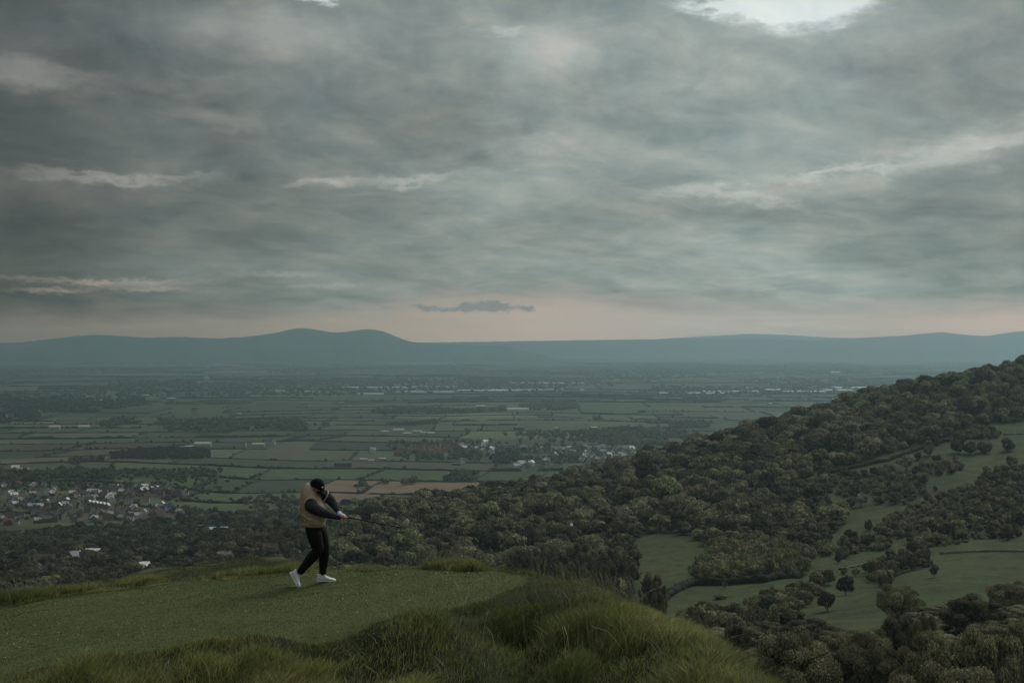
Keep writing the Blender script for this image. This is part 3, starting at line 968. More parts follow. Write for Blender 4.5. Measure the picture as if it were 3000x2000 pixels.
ROOFS = ['slate', 'slate', 'slate', 'brown', 'brown', 'tile', 'pale', 'sheen']
WALLS = ['stone', 'stone', 'cream', 'brick', 'cream', 'render']
# left hand town: explicit streets, then infill
for k in range(6): house_px(262 + 10.5 * k, 1480 + 1.6 * k, 'terrace', 1.5, 0.95, 'sheen', 'stone', 'town')
for k in range(2): house_px(196 + 13 * k, 1474, 'terrace', 1.5, 1.05, 'sheen', 'stone', 'town')
for k in range(8): house_px(412 + 8 * k, 1443 - 1.2 * k, 'terrace', 1.4, 0.95, 'pale', 'brick', 'town')
for (a, b, r_, w_) in [(155, 1452, 'sheen', 'brick'), (212, 1451, 'sheen', 'brick'), (222, 1451, 'sheen', 'brick'), (265, 1447, 'sheen', 'brick'), (276, 1449, 'sheen', 'brick'), (288, 1450, 'sheen', 'brick'),
                       (357, 1446, 'sheen', 'stone'), (320, 1466, 'sheen', 'stone'), (60, 1472, 'pale', 'stone'), (36, 1452, 'sheen', 'cream'), (40, 1458, 'sheen', 'cream'), (16, 1434, 'pale', 'stone'),
                       (400, 1432, 'slate', 'render'), (128, 1423, 'slate', 'render'), (95, 1430, 'pale', 'stone'), (465, 1490, 'sheen', 'stone'), (356, 1523, 'pale', 'stone'), (382, 1526, 'slate', 'render'),
                       (62, 1518, 'slate', 'cream'), (40, 1524, 'brown', 'brick'), (168, 1518, 'slate', 'stone'), (140, 1522, 'slate', 'stone'), (100, 1514, 'slate', 'stone'), (230, 1514, 'slate', 'brick'),
                       (215, 1520, 'slate', 'stone'), (526, 1506, 'pale', 'cream'), (530, 1512, 'slate', 'brick')]:
    house_px(a, b, 'house', rng.uniform(-0.6, 0.9), rng.uniform(0.9, 1.15), r_, w_, 'town')
TOWN = [(-40, 1424), (120, 1416), (240, 1432), (420, 1428), (545, 1440), (560, 1460), (440, 1470), (520, 1490), (545, 1515), (420, 1530), (250, 1528), (60, 1535), (-40, 1540)]
for _ in range(4000):
    if sum(h['zone'] == 'town' for h in HOUSES) > 190: break
    a, b = rng.uniform(-40, 560), rng.uniform(1414, 1540)
    if in_poly(np.array([a]), np.array([b]), TOWN)[0] and not (330 < a < 560 and 1452 < b < 1464):
        house_px(a, b, 'house', 0.35 + rng.choice([0, 1.57]) + rng.normal(0, 0.2), rng.uniform(0.85, 1.2), ROOFS[rng.choice(8, p=[.20, .18, .14, .12, .10, .06, .10, .10])], WALLS[rng.integers(6)], 'town')
VILLAGE = [(1205, 1315), (1260, 1303), (1420, 1300), (1560, 1316), (1700, 1312), (1880, 1318), (1830, 1352), (1740, 1362), (1640, 1350), (1560, 1332), (1400, 1334), (1260, 1338), (1150, 1336)]
VILL2 = [(1510, 1372), (1570, 1355), (1620, 1352), (1600, 1368), (1540, 1384)]
for _ in range(5000):
    if sum(h['zone'] == 'village' for h in HOUSES) > 150: break
    a, b = rng.uniform(1140, 1890), rng.uniform(1298, 1386)
    if in_poly(np.array([a]), np.array([b]), VILLAGE)[0] or in_poly(np.array([a]), np.array([b]), VILL2)[0]:
        house_px(a, b, 'house', 0.2 + rng.choice([0, 1.57]) + rng.normal(0, 0.35), rng.uniform(1.05, 1.6), ROOFS[rng.choice([0, 0, 3, 6, 6, 7])] if a > 1330 else rng.choice(['tile', 'brown', 'tile']), WALLS[rng.choice([0, 2, 2, 4, 5, 5])], 'village')
for (a, b, kd, rr, s_, rf, wl, lb) in [
    (128, 1668, 'house', 0.5, 1.5, 'brown', 'cream', 'large cream gabled house deep among the dark trees lower left'),
    (112, 1682, 'house', 1.9, 1.0, 'slate', 'render', 'small white gable in front of the large cream house'),
    (218, 1652, 'house', 1.2, 1.4, 'slate', 'stone', 'dim stone house with a pointed gable among lower left trees'),
    (281, 1624, 'shed', 0.1, 1.0, 'sheen', 'render', 'long white roofed shed in the middle of the lower left wood'),
    (422, 1678, 'house', 0.8, 1.0, 'sheen', 'render', 'house with a single bright roof slope left of the meadow grass'),
    (518, 1686, 'shed', 0.2, 0.8, 'slate', 'render', 'flat grey shed at the edge of the meadow grass'),
    (512, 1602, 'house', 1.5, 0.8, 'pale', 'stone', 'little pale chimneyed cottage in the lower left wood'),
    (634, 1568, 'shed', 0.15, 1.6, 'blue', 'render', 'barn with a pale blue white roof left of the golfer'),
    (586, 1560, 'house', 0.9, 1.3, 'brown', 'brick', 'brown house half hidden left of the blue white barn'),
    (655, 1660, 'house', 0.7, 1.3, 'slate', 'stone', 'stone house just above the meadow grass left of the golfer'),
    (740, 1655, 'shed', 0.0, 0.6, 'sheen', 'render', 'small white shed on the skyline of the meadow grass'),
    (790, 1636, 'house', 0.4, 1.3, 'brown', 'stone', 'pair of stone cottages close to the golfer\'s rear leg'),
    (734, 1608, 'house', 0.3, 1.0, 'brown', 'cream', 'low cottage in the trees left of the golfer'),
    (1099, 1526, 'shed', 0.3, 0.7, 'sheen', 'render', 'white shed roof just above the middle of the club shaft'),
    (1341, 1492, 'house', 1.2, 0.9, 'slate', 'stone', 'stone cottage beside the dark clipped hedge on the hill'),
    (1312, 1512, 'shed', 0.3, 0.5, 'sheen', 'render', 'tiny white shed on the small green lawn on the hill'),
    (1815, 1385, 'house', 0.5, 1.25, 'pale', 'cream', 'cream house with a hipped pale roof at the hill skyline'),
    (2744, 1244, 'house', 0.9, 1.2, 'pale', 'cream', 'pale house behind the dark conifer on the hill'),
    (1352, 1358, 'tower', 0.2, 1.0, 'pale', 'render', 'white box shaped tower standing alone below the village'),
    (1336, 1362, 'shed', 0.1, 1.0, 'slate', 'brick', 'dark low barn beside the white tower'),
    (1183, 1332, 'shed', 0.1, 1.5, 'sheen', 'render', 'white roofed barn at the left end of the village'),
    (1092, 1326, 'house', 0.4, 1.4, 'pale', 'render', 'white gabled farmhouse left of the village'),
    (1065, 1350, 'shed', 0.1, 1.3, 'pale', 'render', 'first of three pale sheds left of the village'),
    (1088, 1352, 'shed', 0.1, 1.0, 'sheen', 'render', 'second of three pale sheds left of the village'),
    (1120, 1348, 'shed', 0.1, 1.2, 'pale', 'render', 'third of three pale sheds left of the village'),
    (1005, 1366, 'shed', 0.1, 2.2, 'slate', 'brick', 'long dark barn in the green field behind the golfer\'s club'),
    (1168, 1266, 'shed', 0.1, 2.0, 'sheen', 'render', 'broad white shed in the pale farm cluster'),
    (1128, 1269, 'shed', 0.1, 1.6, 'pale', 'render', 'pale shed at the left end of the farm cluster'),
    (1192, 1274, 'shed', 0.2, 1.4, 'pale', 'render', 'pale shed low in the middle of the farm cluster'),
    (1222, 1268, 'shed', 0.1, 1.5, 'sheen', 'render', 'white shed right of centre in the farm cluster'),
    (1240, 1271, 'shed', 0.1, 1.3, 'pale', 'render', 'pale shed toward the right of the farm cluster'),
    (1262, 1273, 'shed', 0.3, 1.5, 'sheen', 'render', 'white shed at the right end of the farm cluster'),
    (45, 1378, 'house', 0.3, 1.3, 'sheen', 'render', 'white farmhouse at the far left above the town'),
    (70, 1380, 'shed', 0.1, 1.3, 'pale', 'stone', 'pale barn right of the white farmhouse at far left'),
    (160, 1258, 'shed', 0.1, 2.4, 'pale', 'render', 'long pale shed among far fields on the left'),
    (246, 1257, 'shed', 0.1, 2.4, 'sheen', 'render', 'long white shed right of the long pale one'),
    (555, 1314, 'shed', 0.1, 1.6, 'sheen', 'render', 'white shed at the tip of the dark plantation'),
    (595, 1309, 'shed', 0.1, 2.4, 'pale', 'render', 'long pale shed right of the white plantation shed'),
    (690, 1307, 'shed', 0.1, 3.2, 'slate', 'render', 'large grey farm shed in the left middle of the vale'),
    (757, 1308, 'shed', 0.1, 1.8, 'pale', 'render', 'pale shed right of the large grey farm shed'),
    (786, 1301, 'house', 0.3, 1.6, 'slate', 'render', 'white farmhouse in a row of whitewashed buildings'),
    (800, 1302, 'house', 1.6, 1.4, 'slate', 'render', 'whitewashed building at the right of the farm row'),
    (605, 1117, 'house', 0.2, 3.5, 'pale', 'cream', 'lone pale mansion far off on the left of the vale'),
    (2448, 1097, 'shed', 0.1, 4.5, 'pale', 'render', 'lone pale shed far off beyond the right glasshouses'),
]:
    house_px(a, b, kd, rr, s_, rf, wl, 'lone', lb)
# far farm buildings, a few pixels each
for _ in range(60):
    a, b = rng.uniform(-40, 2300), 1000 + 10 ** rng.uniform(1.95, 2.42)
    if b > 1290 or (a > 1950 and b > 1200): continue
    house_px(a, b, 'shed' if rng.uniform() < 0.6 else 'house', rng.uniform(-0.2, 0.4), rng.uniform(1.2, 2.6), rng.choice(['pale', 'slate', 'brown', 'slate']), rng.choice(['cream', 'stone', 'brick']), 'farm')

# glasshouses: px0, px1, row, depth in metres
GLASS = [(1046, 1122, 1156, 60), (1000, 1190, 1137, 70), (1205, 1330, 1135, 60), (1160, 1330, 1150, 60), (1330, 1480, 1147, 110), (1440, 1565, 1145, 90), (1560, 1650, 1144, 60),
         (1480, 1710, 1124, 80), (1700, 1712, 1144, 50), (2018, 2140, 1154, 60), (2050, 2235, 1149, 70), (2140, 2230, 1139, 60), (2235, 2310, 1144, 90), (2300, 2420, 1149, 70), (2420, 2500, 1145, 80),
         (2450, 2610, 1138, 110), (1480, 1600, 1201, 40), (780, 830, 1147, 40), (880, 950, 1149, 35)]


# ------------------------------------------------------------------ trees
M_LEAF = foliage_mat('foliage')
M_BARK = plain_mat('bark', (0.045, 0.038, 0.030), 0.95, 0.1, 0.4, 2.0)


def sphere_pts(n, r): 
    v = r.normal(size=(n, 3)); return v / np.linalg.norm(v, axis=1, keepdims=True)


_ico = bmesh.new(); bmesh.ops.create_icosphere(_ico, subdivisions=2, radius=1.0)
ICO_V = np.array([v.co[:] for v in _ico.verts]); ICO_F = np.array([[v.index for v in f.verts] for f in _ico.faces]); _ico.free()


def crown_mesh(name, seed, lobes, nleaf, size, core=0.78, droop=0.0, aspect=1.0):
    """lobes: (cx,cy,cz,rx,rz) in tree units (radius 1, height 1). Leaves are small tilted faces in the outer shell of every lobe."""
    r = np.random.default_rng(seed)
    L = np.array(lobes, float)
    wgt = L[:, 3] * L[:, 4]; wgt = wgt / wgt.sum()
    k = r.choice(len(L), nleaf, p=wgt)
    d = sphere_pts(nleaf, r)
    low = (d[:, 2] < -0.35) & (r.uniform(size=nleaf) < 0.55)
    d[low, 2] *= -1
    sh = r.uniform(0.74, 1.08, nleaf) ** 0.8
    rad = np.stack([L[k, 3], L[k, 3], L[k, 4]], 1)
    c = L[k, :3] + d * rad * sh[:, None]
    # drop leaves buried in other lobes
    bur = np.zeros(nleaf, bool)
    for j in range(len(L)):
        q = (c - L[j, :3]) / np.array([L[j, 3], L[j, 3], L[j, 4]])
        bur |= ((q ** 2).sum(1) < 0.52) & (k != j)
    c, d, k = c[~bur], d[~bur], k[~bur]
    ok = c[:, 2] > 0.005
    c, d, k = c[ok], d[ok], k[ok]
    n = len(c)
    nrm = d + r.normal(0, 0.55, (n, 3)) + np.array([0, 0, 0.25])
    nrm /= np.linalg.norm(nrm, axis=1, keepdims=True)
    t = np.cross(nrm, r.normal(size=(n, 3)))
    if droop: t = t * (1 - droop) + droop * (np.array([0, 0, -1.0]) + 0.3 * r.normal(size=(n, 3)))
    t /= np.linalg.norm(t, axis=1, keepdims=True)
    b = np.cross(nrm, t); b /= np.linalg.norm(b, axis=1, keepdims=True) + 1e-9
    s = size * r.uniform(0.6, 1.4, n)[:, None]
    hz = np.array([1, 1, aspect])
    t = t * hz; b = b * hz
    V = np.stack([c - t * s, c + b * s * 0.6, c + t * s, c - b * s * 0.6], 1).reshape(-1, 3)
    q = np.arange(n * 4).reshape(-1, 4)
    lobe_tone = r.uniform(0.62, 1.42, len(L))
    shade = (lobe_tone[k] * r.uniform(0.45, 1.6, n))
    hue = r.normal(0, 0.06, n)
    col = np.stack([shade * (1.03 + hue), shade, shade * (1 - hue)], 1)
    col = np.repeat(col, 4, 0)
    top = V[:, 2].max(); wide = np.percentile(np.hypot(V[:, 0], V[:, 1]), 99)
    nz_ = np.array([1 / wide, 1 / wide, 1 / top]); V = V * nz_
    faces = [q]
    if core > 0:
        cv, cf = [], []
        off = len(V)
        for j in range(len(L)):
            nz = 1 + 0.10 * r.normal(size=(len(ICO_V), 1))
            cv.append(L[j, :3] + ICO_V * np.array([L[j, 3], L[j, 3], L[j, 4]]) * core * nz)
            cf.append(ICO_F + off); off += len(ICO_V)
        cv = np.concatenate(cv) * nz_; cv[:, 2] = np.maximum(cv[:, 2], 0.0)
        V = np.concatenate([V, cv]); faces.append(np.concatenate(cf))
        col = np.concatenate([col, np.full((len(cv), 3), 0.40)])  # core coloured darker than the leaves: the crown's inner shadow painted in
    return np_mesh(name, V, faces, [M_LEAF], col)


def lobes_round(seed, zc, rz, n, rmin, rmax, flat=0.0, spread=0.72):
    r = np.random.default_rng(seed)
    L = [(0, 0, zc, 0.66, rz * 0.74)]
    while len(L) < n:
        d = sphere_pts(1, r)[0]
        if d[2] < -0.55 + flat: continue
        q = r.uniform(rmin, rmax)
        e = spread * r.uniform(0.85, 1.12)
        L.append((d[0] * e, d[1] * e, zc + d[2] * rz * e * 0.98, q, q * rz * r.uniform(0.85, 1.15)))
    return L


def lobes_oak(seed, n=46):
    r = np.random.default_rng(seed)
    L = []
    for i in range(n):
        a = r.uniform(0, 6.283); rr = math.sqrt(r.uniform(0.0, 1.0)) * 0.88
        top = 0.90 - 0.42 * rr ** 2.2
        z = top * r.uniform(0.72, 1.0) - 0.02
        if r.uniform() < 0.25: z = r.uniform(0.25, 0.6)
        q = r.uniform(0.13, 0.25)
        L.append((rr * math.cos(a), rr * math.sin(a), z, q, q * r.uniform(0.42, 0.70)))
    return L


def lobes_column(n, top, base_r, seed, conifer=False):
    r = np.random.default_rng(seed)
    L = []
    for i in range(n):
        t = (i + 0.5) / n
        rr = base_r * ((1 - t) ** 0.8 if conifer else math.sin(math.pi * min(0.97, 0.12 + t * 0.85)) ** 0.6)
        for k in range(3 if rr > 0.3 else 1):
            a = r.uniform(0, 6.283)
            o = rr * 0.4 if rr > 0.3 else 0
            L.append((o * math.cos(a), o * math.sin(a), t * top, max(0.10, rr * 0.72), max(0.05, 0.6 / n * 1.6)))
    return L


VAR = {}


def reg(kind, me): VAR.setdefault(kind, []).append(me)


for i in range(5): reg('round', crown_mesh('crown', 100 + i, lobes_round(200 + i, 0.56, 0.45, 20, 0.24, 0.40), 2600, 0.085))
for i in range(4): reg('bush', crown_mesh('crown', 130 + i, lobes_round(230 + i, 0.46, 0.52, 13, 0.28, 0.46, 0.1, 0.66), 2200, 0.095))
for i in range(2): reg('airy', crown_mesh('crown', 150 + i, lobes_round(250 + i, 0.54, 0.46, 24, 0.17, 0.30, 0.0, 0.78), 3000, 0.065, 0.55))
reg('conifer', crown_mesh('crown', 161, lobes_column(13, 0.97, 1.0, 261, True), 2600, 0.075, 0.8, 0.5))
reg('poplar', crown_mesh('crown', 171, lobes_column(11, 0.95, 1.0, 271), 1800, 0.10, 0.8, 0.2, 0.35))
for i in range(2): reg('far', crown_mesh('crown', 180 + i, lobes_round(280 + i, 0.50, 0.50, 7, 0.35, 0.5, 0.1), 260, 0.20))
for i in range(3): reg('oak', crown_mesh('crown', 300 + i, lobes_oak(310 + i, 60), 44000, 0.0150, 0.64))
for i in range(2): reg('big', crown_mesh('crown', 320 + i, lobes_round(330 + i, 0.48, 0.50, 64, 0.12, 0.25, -0.25, 0.82), 40000, 0.0155, 0.68))
for i in range(2): reg('thick', crown_mesh('crown', 350 + i, lobes_round(352 + i, 0.44, 0.55, 70, 0.12, 0.26, -0.40, 0.82), 40000, 0.0155, 0.68))
reg('willow', crown_mesh('crown', 341, lobes_round(342, 0.52, 0.48, 44, 0.15, 0.27, 0.0, 0.78), 34000, 0.018, 0.62, 0.8))


def tube_mesh(paths, nseg=7):
    V, Fq = [], []
    for pts, rad in paths:
        pts = [Vector(p) for p in pts]
        off = len(V)
        for i, p in enumerate(pts):
            d = (pts[min(i + 1, len(pts) - 1)] - pts[max(i - 1, 0)]).normalized()
            a = d.orthogonal().normalized() if i == 0 else (a - d * a.dot(d)).normalized()
            b = d.cross(a)
            for k in range(nseg):
                t = 2 * math.pi * k / nseg
                V.append(p + (a * math.cos(t) + b * math.sin(t)) * rad[i])
        for i in range(len(pts) - 1):
            for k in range(nseg):
                Fq.append((off + i * nseg + k, off + i * nseg + (k + 1) % nseg, off + (i + 1) * nseg + (k + 1) % nseg, off + (i + 1) * nseg + k))
    return V, Fq


def trunk_mesh(seed, spread=0.6, base=0.05, nl=6, fork=0.25):
    r = random.Random(seed)
    paths = [([(0, 0, -0.06), (0.01, 0, 0.1), (0.02, 0.02, fork), (0.0, 0.03, 0.55), (0.03, 0, 0.82)], [base * 1.35, base, base * 0.85, base * 0.5, base * 0.15])]
    for i in range(nl):
        a = i * 6.283 / nl + r.uniform(-.4, .4); z = fork * r.uniform(0.8, 1.5); e = spread * r.uniform(0.75, 1.15); zt = r.uniform(0.5, 0.85)
        paths.append(([(0.01, 0.01, z), (e * 0.35 * math.cos(a), e * 0.35 * math.sin(a), z + (zt - z) * 0.5), (e * 0.7 * math.cos(a + .2), e * 0.7 * math.sin(a + .2), z + (zt - z) * 0.8),
                       (e * math.cos(a + .1), e * math.sin(a + .1), zt)], [base * 0.55, base * 0.38, base * 0.24, base * 0.08]))
        for k in range(2):
            b = a + r.uniform(-0.9, 0.9); s = 0.5 * e
            paths.append(([(s * math.cos(a), s * math.sin(a), z + (zt - z) * 0.62), (s * 1.25 * math.cos((a + b) / 2), s * 1.25 * math.sin((a + b) / 2), zt * 0.9), (e * math.cos(b), e * math.sin(b), zt * 1.02)],
                          [base * 0.26, base * 0.17, base * 0.06]))
    V, Fq = tube_mesh(paths)
    me = np_mesh('trunk', V, [np.array(Fq)], [M_BARK], None, True)
    return me


TRUNK = {'tree': [trunk_mesh(1), trunk_mesh(2)], 'big': [trunk_mesh(3, 0.85, 0.055, 9, 0.2), trunk_mesh(4, 0.85, 0.055, 8, 0.16)], 'pole': [trunk_mesh(5, 0.2, 0.05, 4, 0.5)]}

names = list(ZONES)
NC = 420000
cd = np.sqrt(rng.uniform(170 ** 2, 2300 ** 2, NC))
cpx = rng.uniform(-900, 3200, NC)
cx_, cy_ = cd * (cpx - 1500) / F, cd
cz_ = ground_z(cx_, cy_)
_, cpy = proj(cx_, cy_, cz_)
zone = np.full(NC, -1)
for k, nm_ in enumerate(names):
    zone[in_poly(cpx, cpy, ZONES[nm_]) & (zone < 0)] = k
for hp in HOLES: zone[in_poly(cpx, cpy, hp)] = -1
# behind the skyline of the wood there are more trees
iw = names.index('wood')
ridge_y = np.interp(cpx, [960, 1150, 1500, 1900, 2300, 2700, 3100], [1500, 1460, 1420, 1318, 1210, 1115, 1070])
zone[(zone < 0) & (cpx > 960) & (cpy < ridge_y + 6) & (cpy > ridge_y - 60) & (cd < 1620) & (cd > 1200)] = iw
sel = np.where(zone >= 0)[0]
TREES = []


def try_add(x, y, rad, f=0.78):
    gx, gy = int(x // 12), int(y // 12)
    for a in range(gx - 1, gx + 2):
        for b in range(gy - 1, gy + 2):
            for (u_, v_, w_) in cell.get((a, b), ()):
                if (u_ - x) ** 2 + (v_ - y) ** 2 < (f * (rad + w_)) ** 2: return False
    cell.setdefault((gx, gy), []).append((x, y, rad))
    return True


def tree(x, y, rad, ht, kind, tone, zn, z=None, individual=False, label=None):
    z = float(ground_z(np.array([x]), np.array([y]))[0]) if z is None else z
    TREES.append(dict(x=x, y=y, z=z, r=rad, h=ht, kind=kind, tone=tone, zone=zn, v=rng.integers(0, len(VAR[kind])), rz=rng.uniform(0, 6.283), must=individual, label=label))


# the trees the eye picks out one by one
def tree_px(px, pybase, w, hpx, kind, tone, zn, D=None, label=None, ztop=None):
    """crown w px wide and hpx px tall whose foot is seen at (px, pybase)"""
    if D is None:
        ds = np.geomspace(150, 2200, 900)
        xs = ds * (px - 1500) / F
        yy = proj(xs, ds, ground_z(xs, ds))[1]
        c = np.where((yy[:-1] - pybase) * (yy[1:] - pybase) <= 0)[0]
        D = ds[c[-1]] if len(c) else 600.0
    x = D * (px - 1500) / F
    z = float(ground_z(np.array([x]), np.array([D]))[0])
    if ztop is not None: hpx = None
    h = hpx / F * D if hpx else max(4.0, H - D * (ztop - 1000) / F - z)
    rad = w / 2 / F * D
    cell.setdefault((int(x // 12), int(D // 12)), []).append((x, D, rad))
    tree(x, D, rad, h, kind, tone, zn, z, True, label)


SOLO = [
    (2478, 1743, 55, 64, 'round', 0.05, 'lone dark round tree on a bare trunk in the lower pasture'),
    (2428, 1712, 46, 48, 'round', 0.22, 'dark leaning tree just left of the lone round pasture tree'),
    (2737, 1690, 27, 40, 'round', 0.20, 'small oval tree alone on the open right pasture'),
    (2672, 1668, 56, 48, 'round', 0.20, 'broad dark tree at the right end of the pasture copse'),
    (2704, 1652, 46, 46, 'round', 0.16, 'dark domed tree behind the broad copse tree'),
    (2564, 1692, 46, 48, 'bush', 0.12, 'dark rounded thorn at the left end of the pasture copse'),
    (2610, 1698, 48, 50, 'bush', 0.3, 'rounded thorn in the middle of the pasture copse'),
    (2592, 1722, 40, 44, 'bush', 0.2, 'lowest ragged tree of the pasture copse'),
    (2536, 1676, 26, 30, 'round', 0.22, 'little dark tree left of the pasture copse'),
    (2506, 1686, 28, 26, 'airy', 0.85, 'small pale spreading tree with a leaning stem beside the pasture copse'),
    (2473, 1680, 22, 22, 'bush', 0.4, 'low bush at the left end of the old wall line'),
    (2456, 1648, 22, 34, 'bush', 0.2, 'narrow dark bush, one of two standing together on the slope'),
    (2480, 1626, 34, 40, 'bush', 0.15, 'dark egg shaped bush beside the two narrow ones'),
    (2559, 1610, 28, 26, 'bush', 0.35, 'round bush with a pale rim on the middle slope'),
    (2585, 1604, 36, 40, 'round', 0.62, 'yellowish topped tree at the right of the middle slope bushes'),
    (2544, 1552, 24, 34, 'bush', 0.18, 'small dark cone shaped thorn beside the grassy gap'),
    (2668, 1590, 40, 34, 'bush', 0.2, 'double headed thorn bush above the right pasture'),
    (2809, 1238 + 88, 46, 52, 'bush', 0.15, 'tall dark holly left of two joined bushes in the top pasture'),
    (2843, 1328, 44, 38, 'bush', 0.12, 'first of two dark joined bushes in the top pasture'),
    (2884, 1326, 46, 36, 'bush', 0.25, 'second of two dark joined bushes in the top pasture'),
    (2952, 1318, 42, 38, 'bush', 0.2, 'single round thorn near the right edge of the top pasture'),
    (2722, 1332, 32, 34, 'bush', 0.45, 'mid green ball shaped bush below the long hedge'),
    (2690, 1346, 22, 24, 'bush', 0.1, 'small dark bush right of the pale leafed tree'),
    (2655, 1376, 56, 48, 'round', 0.82, 'pale leafed tree leading the upper scrub'),
    (2523, 1482, 40, 42, 'airy', 1.0, 'whitish leafed willow standing alone in the grassy dip'),
    (2492, 1484, 32, 32, 'bush', 0.2, 'dark bush tucked against the whitish willow'),
    (2740, 1436, 14, 18, 'bush', 0.2, 'tiny thorn standing alone in the grassy hollow'),
    (2708, 1448, 26, 16, 'bush', 0.15, 'low dark thorn bush in the grassy hollow'),
    (2800, 1520, 12, 12, 'bush', 0.15, 'tiny dark bush in the gap between the right hand scrub'),
    (2950, 1532, 30, 28, 'bush', 0.5, 'small rounded bush standing at the edge of the right pasture'),
    (2953, 1578, 36, 38, 'bush', 0.15, 'dark square-ish bush ending the lower scrub line on the right'),
    (2765, 1262, 40, 58, 'conifer', 0.02, 'dark pointed conifer beside the pale house on the hill'),
    (2424, 1790, 58, 62, 'round', 0.2, 'dark ragged tree alone below the lone pasture tree'),
    (2123, 1722, 18, 22, 'airy', 0.5, 'little sapling in the lower left meadow'),
    (2262, 1736, 14, 24, 'airy', 0.5, 'thin sapling beside the dark hedge tree row'),
    (2110, 1752, 44, 12, 'bush', 0.1, 'flat dark bramble patch in the lower left meadow'),
    (1706, 1400, 66, 60, 'round', 0.06, 'big dark round tree at the lower edge of the hill skyline'),
    (1780, 1392, 48, 58, 'conifer', 0.05, 'dark fir on the hill skyline left of the pale house'),
    (1565, 1432, 40, 46, 'round', 0.12, 'dark round tree low on the hill skyline above the ball'),
    (1573, 1300, 8, 26, 'poplar', 0.15, 'tall thin poplar standing among the village roofs'),
    (2478, 1198, 42, 52, 'round', 0.1, 'tall open crowned tree breaking the hill skyline'),
]
for (a, b, w, hp, kd, tn, lb) in SOLO: tree_px(a, b, w, hp, kd, tn, 'solo', None, lb)
NEAR = [  # px, crown-top row, crown width px, kind, tone, distance
    (2302, 1828, 345, 'oak', 0.55, 177, 'huge spreading oak with visible limbs at the foot of the knoll'),
    (2548, 1836, 160, 'willow', 0.62, 215, 'drooping willow right of the spreading oak'),
    (2630, 1788, 122, 'big', 0.30, 262, 'dark leafy tree between the grey willow and the drooping one'),
    (2634, 1706, 150, 'airybig', 0.93, 345, 'pale grey hazy willow rising from the pasture edge'),
    (2842, 1738, 225, 'thick', 0.14, 292, 'black green broad tree under the right pasture'),
    (2714, 1790, 74, 'willow', 0.5, 250, 'small drooping tree left of the black green broad one'),
    (2722, 1836, 230, 'thick', 0.66, 182, 'bright edged leafy tree at the bottom right'),
    (2905, 1828, 300, 'thick', 0.58, 160, 'massive dark leafy tree filling the bottom right corner'),
    (2990, 1800, 130, 'big', 0.72, 215, 'mid green tree rising behind the corner tree at the right edge'),
    (2965, 1700, 150, 'airybig', 0.80, 335, 'soft grey green tree at the right edge below the pasture'),
    (2255, 1745, 92, 'thick', 0.12, 480, 'tall black crowned tree behind the pair of columnar ones'),
    (2328, 1790, 70, 'bush', 0.15, 430, 'smooth dark dome shaped yew beside the columnar pair'),
    (2160, 1822, 110, 'thick', 0.22, 230, 'dark tree between the grassy knoll and the spreading oak'),
    (2046, 1788, 100, 'thick', 0.25, 300, 'dark thicket tree showing behind the seeding grass'),
    (2440, 1850, 150, 'thick', 0.60, 225, 'leafy tree behind the right shoulder of the spreading oak'),
    (1800, 1592, 130, 'thick', 0.42, 620, 'feathery tree at the left corner of the triangular meadow'),
    (1700, 1582, 130, 'thick', 0.48, 640, 'second tree left of the triangular meadow behind the seeding grass'),
    (1605, 1584, 120, 'thick', 0.40, 660, 'rounded tree rising straight behind the middle of the knoll lip'),
    (1530, 1600, 110, 'thick', 0.30, 640, 'dark tree at the left end of the row behind the knoll lip'),
    (1650, 1618, 110, 'thick', 0.22, 560, 'dark lower tree in the row behind the seeding grass'),
    (1770, 1640, 110, 'thick', 0.2, 540, 'dark lowest tree of the row beside the triangular meadow'),
    (1912, 1672, 92, 'thick', 0.40, 480, 'dark bushy tree on the meadow hedge just beyond the knoll'),
]
for (a, tp, w, kd, tn, D, lb) in NEAR:
    print(a, kd, D, 'ground', float(ground_z(np.array([D * (a - 1500) / F]), np.array([float(D)]))[0]) - H, 'top', -(tp - 1000) / F * D)
    if kd == 'airybig': kd = 'willow'
    tree_px(a, None, w, None, kd, tn * 0.88, 'near', D, lb, ztop=tp)
for a, w, tp in ((2239, 22, 1783), (2270, 28, 1777)):
    tree_px(a, None, w, None, 'poplar', 0.5, 'near', 400, 'left thinner one of two columnar cypresses' if a < 2250 else 'right thicker one of two columnar cypresses', ztop=tp)

for a, D, tp in [(a_ + rng.uniform(-26, 26), D_ * rng.uniform(0.94, 1.06), t_ + rng.uniform(-16, 16)) for (p0_, p1_, n_, D_, t_) in
                 ((2700, 3080, 5, 330, 1790), (2480, 3080, 8, 280, 1830), (2440, 2660, 3, 215, 1895), (2780, 2840, 1, 150, 1935), (1990, 2150, 3, 300, 1835), (2060, 2150, 2, 235, 1880), (2240, 2440, 3, 320, 1815)) for a_ in np.linspace(p0_, p1_, n_)]:
    r_ = rng.uniform(6.0, 9.0)
    if try_add(D * (a - 1500) / F, D, r_, 0.45):
        tree_px(a, None, 2 * r_ / D * F, None, 'thick' if rng.uniform() < 0.75 else 'willow', float(np.clip(rng.normal(0.30, 0.14), 0.08, 0.6)), 'near', D, None, ztop=tp)
        TREES[-1]['must'] = False
BIG = np.zeros(NC); BIG[sel] = fbm(cx_[sel] / 90, cy_[sel] / 90, 301, 3)
order = rng.permutation(sel)
